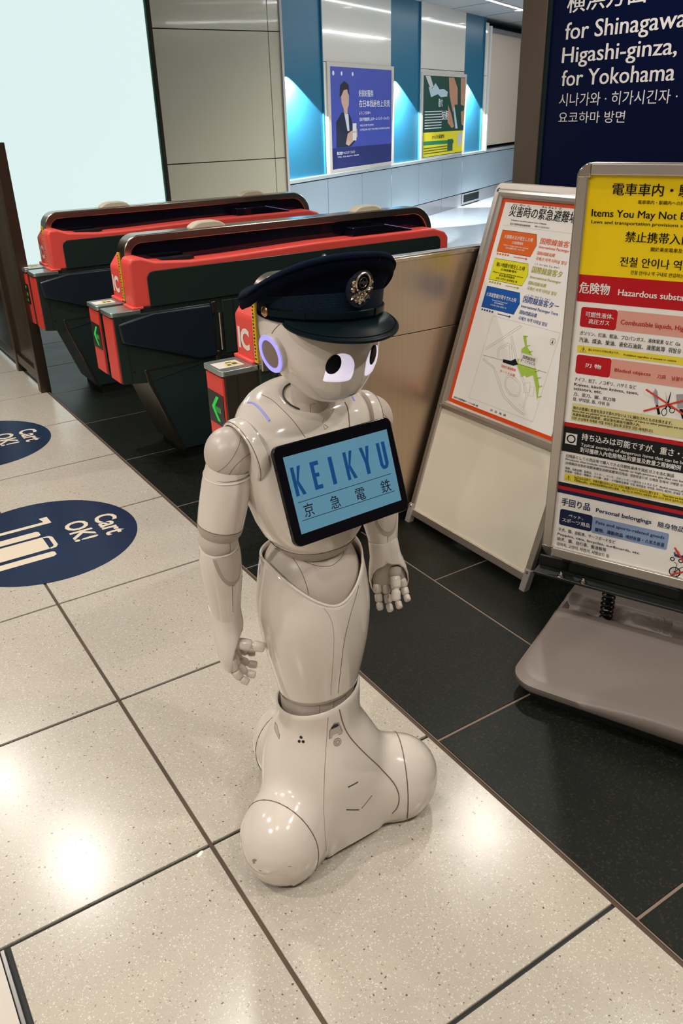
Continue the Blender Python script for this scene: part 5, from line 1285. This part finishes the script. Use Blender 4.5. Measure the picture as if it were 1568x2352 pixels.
for k in ('window', 'window2'):
    if len(S[k]) > 3:
        plate(bb, S[k], .0006, 'sensor_window', win, base_o); seam(bb, S[k] + [S[k][0]], base_o, .0011, 'window_frame', wfr, sub=1)
plate(bb, S['window_in'], .0012, 'sensor_lens', darkslot, base_o)
if S['key']:
    c = Vector(S['key'][0])
    for rr, m_, lf in ((.0092, wfr, .0006), (.0078, win, .0010), (.005, wfr, .0014), (.0036, win, .0017)):
        plate(bb, [c + Vector((rr * cos(a) * .96, rr * cos(a) * -.1, rr * sin(a))) for a in [2 * pi * k / 20 for k in range(20)]], lf, 'lock_cover', m_, base_o)
seam(sb, S['shell_line'], shell_o, .0007); seam(sb, S['shell_line2'][1:], shell_o, .0004, m=brownline)
for k in ('hip_line1', 'hip_line2', 'hip_line3'): seam(hb, S[k], hip_o, .0006)
knee_o = [o for o in ROB.children if o.name.startswith('knee_sleeve')][0]; kb = bvh_of(knee_o)
for k in ('knee1', 'knee2', 'knee3'): seam(kb, S[k], knee_o, .0005)
for k, r in (('collar_seam', .0006), ('chest_seam', .0011)): seam(tb, S[k], torso, r)
seam(tb, S['strip'], torso, .0024, 'light_strip', violet_s); seam(tb, [(-q[0], q[1], q[2]) for q in S['strip']], torso, .0024, 'light_strip', violet_s)
seam(tb, S['emblem'][:1] + S['emblem'][1:2], torso, .0005, 'chest_emblem', brownline); seam(tb, S['emblem'][3:4] + S['emblem'][2:3], torso, .0005, 'chest_emblem', brownline); seam(tb, S['emblem'][4:6] + S['emblem'][3:4], torso, .0005, 'chest_emblem', brownline)
nb_ = bvh_of(neck); seam(nb_, S['neck_panel'], neck, .0005, sub=1)
seam(hw, S['head_seam'], head, .0007)
scm = mat('scuff brown', (.30, .22, .16), .6)
for k in ('scuff1', 'scuff2', 'scuff3'):
    if len(S[k]) > 2: plate(bb, S[k], .0004, 'scuff_mark', scm, base_o)

# ================================================================ PEAKED CAP (a thing of its own, worn on the head)
CAP = thing('peaked_cap', 'dark navy railway uniform cap with silver crest on the robot head', 'cap', (.70, 1.16, 1.16))
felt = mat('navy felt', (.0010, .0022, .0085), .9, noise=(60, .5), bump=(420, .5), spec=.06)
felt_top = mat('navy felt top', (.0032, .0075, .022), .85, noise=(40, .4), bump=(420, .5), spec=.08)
mesh_b = bpy.data.materials.new('woven navy band'); mesh_b.use_nodes = True
_n = mesh_b.node_tree; _b = _n.nodes['Principled BSDF']; _b.inputs['Roughness'].default_value = .6; _b.inputs['Specular IOR Level'].default_value = .1
_t = _n.nodes.new('ShaderNodeTexCoord'); _k = _n.nodes.new('ShaderNodeTexBrick'); _k.inputs['Scale'].default_value = 130; _k.inputs['Color1'].default_value = (.010, .030, .055, 1); _k.inputs['Color2'].default_value = (.006, .020, .04, 1); _k.inputs['Mortar'].default_value = (.0015, .003, .008, 1); _k.inputs['Mortar Size'].default_value = .06
_n.links.new(_t.outputs['UV'], _k.inputs['Vector']); _n.links.new(_k.outputs['Color'], _b.inputs['Base Color'])
vinyl = mat('black vinyl', (.002, .007, .009), .38, spec=.16)
silver = mat('antique silver', (.62, .52, .42), .28, 1, noise=(200, .4))
MCp = Matrix.Translation((.69 - .70, 1.20 - 1.16, -1.16)) @ MHd
def cring(a, f, b, z, tilt=0.0, N=80, dz=None):
    out = []; cy = (b - f) / 2; h = (f + b) / 2
    for k in range(N):
        th = 2 * pi * k / N; c, s = cos(th), sin(th); y = cy - c * h
        out.append(tuple(MCp @ Vector((s * a, y, z + tilt * -y + (dz(th) if dz else 0)))))
    return out
MCp = MCp @ Matrix.Rotation(radians(-12), 4, 'Z')
def bz0(th): return .056 + .008 * cos(th)
def bz1(th): return .086 + .026 * cos(th)
def edge_z(y, th, k=1.0):
    z = .090 - (.60 if y < 0 else .25) * y - (.004 * max(0, cos(th)) ** 8 + .008 * math.tanh(2.2 * max(0, -cos(th)))) * k
    return z if z > .072 else .072 - .3 * (.072 - z)
def ez(th, s=1.0):
    return edge_z(-cos(th) * .140, th)
def cr(a, f, b, zf, N=96):
    out = []; cy = (b - f) / 2; h = (f + b) / 2
    for k in range(N):
        th = 2 * pi * k / N; out.append(tuple(MCp @ Vector((sin(th) * a - .004 * min(1, max(0, (a - .1035) / .018)), cy - cos(th) * h, zf(th)))))
    return out
# band with woven cloth
rg = [cr(.1025, .1015, .105, bz0), cr(.1030, .102, .106, lambda t: bz0(t) * .5 + bz1(t) * .5), cr(.1030, .102, .106, bz1)]
band = MB().loft(rg, cap0=False, cap1=False).build('band', mesh_b, CAP, smooth=True)
uvl = band.data.uv_layers.new(name='UVMap')
MI = MCp.inverted()
for lp_ in band.data.loops:
    q = MI @ band.data.vertices[lp_.vertex_index].co; uvl.data[lp_.index].uv = (atan2(q.x, -q.y) * .105, q.z)
MB().loft([cr(.1005, .0995, .103, lambda t: bz0(t) + .004), cr(.1005, .0995, .103, lambda t: bz0(t) - .004), cr(.1030, .1020, .1055, lambda t: bz0(t) - .004), cr(.1030, .1020, .1055, lambda t: bz0(t) + .003)], cap0=False, cap1=False).build('band_edge', felt, CAP, smooth=True)
# crown: flaring wall, stitched edge, domed top
def mixz(f, g, q): return lambda t: f(t) * (1 - q) + g(t) * q
wall_r_ = []
for s_, w_, dz_ in ((0, 0, 0), (.08, .12, .0), (.22, .34, .006), (.42, .62, .012), (.62, .84, .017), (.82, 1, .020), (.94, 1, .017), (1.0, 1, .010), (1.0, 1, .003)):
    wall_r_.append(cr(.1025 + .021 * s_, .1015 + .0168 * s_, .106 + .0345 * s_, lambda t: bz1(t) * (1 - w_) + (ez(t) - dz_) * w_))
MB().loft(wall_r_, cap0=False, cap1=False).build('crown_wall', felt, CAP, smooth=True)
top = []
for q, k in ((0, 1.0), (.25, 1.003), (.5, 1.0), (.75, .985), (1, .95), (1, .86), (1, .70), (1, .5), (1, .25), (1, .05)):
    def zf(t, q=q, k=k): 
        y = -cos(t) * .140 * k
        return edge_z(y, t, k) + (-.004 + .012 * q) + (.006 * (1 - k ** 2) if q == 1 else 0)
    top.append(cr(.1235 * k, .1185 * k, .1405 * k, zf))
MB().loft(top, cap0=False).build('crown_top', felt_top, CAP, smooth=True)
MB().tube(cr(.1242, .1192, .1412, lambda t: ez(t) - .002), .0017, 6, True).build('crown_piping', felt, CAP, smooth=True)
for sg in (-1,):   # sewn joint of the crown wall beside the crest
    pts = []
    for (q, a, f, b) in ((0, .1035, .1025, .106), (.35, .107, .1050, .113), (.75, .1165, .1135, .128), (.97, .124, .1190, .140)):
        t = radians(14); cy = (b - f) / 2; h = (f + b) / 2; z = bz1(t) * (1 - q) + (ez(t) - .004) * q
        pts.append(MCp @ Vector((sin(t) * a, cy - cos(t) * h, z)))
    MB().tube(catmull(pts, 5), .0007, 5).build('crown_seam', mat('seam navy dark', (.002, .004, .010), .9), CAP)
# visor
rows = []; under = []; edge = []
NV, NA = 10, 44; A0 = 64
def visor(u, v, dz=0):
    th = radians(A0 * u); w = max(0.0, cos(radians(90 * u))) ** .62
    r0x, r0y = .1015, .1005
    x0, y0, z0 = sin(th) * r0x, -cos(th) * r0y, bz0(th) + .002
    L = .047 * w; dx, dy = sin(th) * .86, -cos(th)
    n_ = hypot(dx, dy); dx /= n_; dy /= n_
    drop = .017 * w * v ** 1.1 - .006 * w * sin(pi * v)
    cross = .010 * (abs(u) ** 2.2) * 0
    return MCp @ Vector((x0 + dx * L * v, y0 + dy * L * v, z0 - drop - cross + dz))
vs = []; fs = []
for j in range(NV + 1):
    for i in range(NA + 1): vs.append(tuple(visor(i / NA * 2 - 1, j / NV)))
n1 = len(vs)
for j in range(NV + 1):
    for i in range(NA + 1): vs.append(tuple(visor(i / NA * 2 - 1, j / NV, -.0035)))
for j in range(NV):
    for i in range(NA):
        a = j * (NA + 1) + i; fs.append((a, a + 1, a + NA + 2, a + NA + 1)); fs.append((n1 + a, n1 + a + NA + 1, n1 + a + NA + 2, n1 + a + 1))
MB().add(vs, fs).build('visor', vinyl, CAP, smooth=True, angle=80)
MB().tube([visor(i / NA * 2 - 1, 1.0, -.0015) for i in range(1, NA)], .0030, 8).build('visor_edge', vinyl, CAP, smooth=True)
MB().tube([visor(i / NA * 2 - 1, .90, .0006) for i in range(2, NA - 1)], .0006, 5).build('visor_stitching', felt, CAP, smooth=True)
# chin strap with two buttons and a sliding loop
def strap(a0, a1, r, zc, hw_, th_, n=40):
    rings = []
    for k in range(n + 1):
        t = radians(a0 + (a1 - a0) * k / n); rx, ry = .1030 + r, .1020 + r; z = bz0(t) + zc(t)
        o = Vector((sin(t), -cos(t), 0)); c = Vector((sin(t) * rx, -cos(t) * ry, z))
        rings.append([tuple(MCp @ q) for q in (c + Vector((0, 0, -hw_)), c + o * th_ + Vector((0, 0, -hw_ * .8)), c + o * th_ + Vector((0, 0, hw_ * .8)), c + Vector((0, 0, hw_)))])
    return MB().loft(rings)
zc = lambda t: .0085 + .004 * cos(t)
strap(-86, 86, .0008, zc, .0062, .0022).build('chin_strap', vinyl, CAP, smooth=True, angle=50)
strap(-46, -44, .0018, zc, .0068, .0024, 3).build('strap_loop', vinyl, CAP); strap(24, 27, .0018, zc, .0068, .0030, 3).build('strap_loop', vinyl, CAP)
for s in (-1, 1):
    t = radians(86 * s); o = Vector((sin(t), -cos(t), 0)); c = Vector((sin(t) * .1055, -cos(t) * .104, bz0(t) + .009)); X = Vector((0, 0, 1)); Y = o.cross(X)
    M = MCp @ Mx(c, X, Y, o)
    bt = MB().lathe([(.0085, 0), (.0088, .002), (.0078, .0032), (.0074, .0026), (.0050, .0040), (.0, .0046)], 24, M).build('button', mat('antique brass', (.50, .30, .17), .35, 1, noise=(300, .4)), CAP, smooth=True)
# crest: felt backing, oval medallion with a winged ring, wreath of leaves
def crest_M():
    t = 0.0; c = Vector((.004, -.1085, .1185)); nrm = Vector((0, -1, -.10)).normalized(); X = Vector((1, 0, 0)); Y = nrm.cross(X)
    return MCp @ Mx(c, X, Y, nrm)
MC_ = crest_M()
MB().prism([(x, y) for x, y in circle(0, -.001, .0225, 36, .0300)], 'z', -.012, .0012, MC_).build('crest_backing', mat('navy crest felt', (.004, .008, .022), .9), CAP, bevel=.001)
crest = MB().lathe([(.0135, 0), (.0140, .003), (.0128, .0046), (.0112, .0040), (.0108, .0025)], 40, MC_ @ Matrix.Translation((0, .010, .0012)) @ Matrix.Diagonal((1, 1.18, 1, 1))).build('crest_medallion', silver, CAP, smooth=True)
MB().prism(circle(0, .010, .0110, 36, .0130), 'z', .001, .0040, MC_).build('medallion_enamel', mat('black enamel', (.004, .004, .006), .1), crest)
mb = MB(); mb.tube([MC_ @ Vector((.0068 * cos(a), .010 + .0078 * sin(a), .0043)) for a in [2 * pi * k / 30 for k in range(30)]], .0006, 6, True)
mb.prism([(-.0105, .0095), (-.003, .0112), (-.0012, .0150), (.0012, .0118), (.0105, .0105), (.003, .0085), (.0010, .0052), (-.0012, .0082)], 'z', .0038, .0048, MC_)
mb.build('winged_ring', silver, crest, smooth=False)
def leaf(mb, x, y, ang, L, W):
    ca, sa = cos(radians(ang)), sin(radians(ang)); pts = []
    prof = [(0, .15), (.15, .5), (.22, .85), (.35, .65), (.45, 1.0), (.60, .72), (.72, .85), (.86, .45), (1.0, 0)]
    left = [(q * L, w_ * W) for q, w_ in prof]; right = [(q * L, -w_ * W) for q, w_ in prof[:-1]][::-1]
    out = left + right
    n = len(out); vs = []
    for (a, b) in out: vs.append((x + a * ca - b * sa, y + a * sa + b * ca, .0018))
    for (a, b) in [(0.02 * L, 0), (.35 * L, 0), (.7 * L, 0), (L * .98, 0)]: vs.append((x + a * ca - b * sa, y + a * sa + b * ca, .0036))
    fs = []
    m = len(left)
    def rid(i): 
        q = out[i][0] / L; return n + (0 if q < .2 else 1 if q < .5 else 2 if q < .85 else 3)
    for i in range(n):
        j = (i + 1) % n; a, b = rid(i), rid(j)
        fs.append((i, j, b) if a == b else (i, j, b, a))
    mb.add(vs, fs, MC_)
for (x, y, a, L, W) in ((0, -.010, -90, .015, .0052), (-.001, -.008, -118, .016, .0052), (.001, -.008, -62, .016, .0052), (-.003, -.008, -150, .017, .0048), (.003, -.008, -30, .017, .0048), (-.012, -.006, 120, .011, .0038), (.012, -.006, 60, .011, .0038), (-.012, -.002, 165, .009, .0034), (.012, -.002, 15, .009, .0034), (-.014, .003, 105, .012, .0038), (.014, .003, 75, .012, .0038), (-.013, .006, 150, .008, .003), (.013, .006, 30, .008, .003)):
    mb = MB(); leaf(mb, x, y, a, L, W); mb.build('crest_leaf', silver, CAP)
for (x, y) in ((-.005, -.006), (.005, -.006), (0, -.008), (-.009, -.001), (.009, -.001), (0, -.017)):
    MB().ellipsoid((0, 0, 0), (.0017, .0017, .0017), 10, 6, MC_ @ Matrix.Translation((x, y, .0046))).build('crest_bead', silver, CAP, smooth=True)


bpy.data.objects.remove(_to)
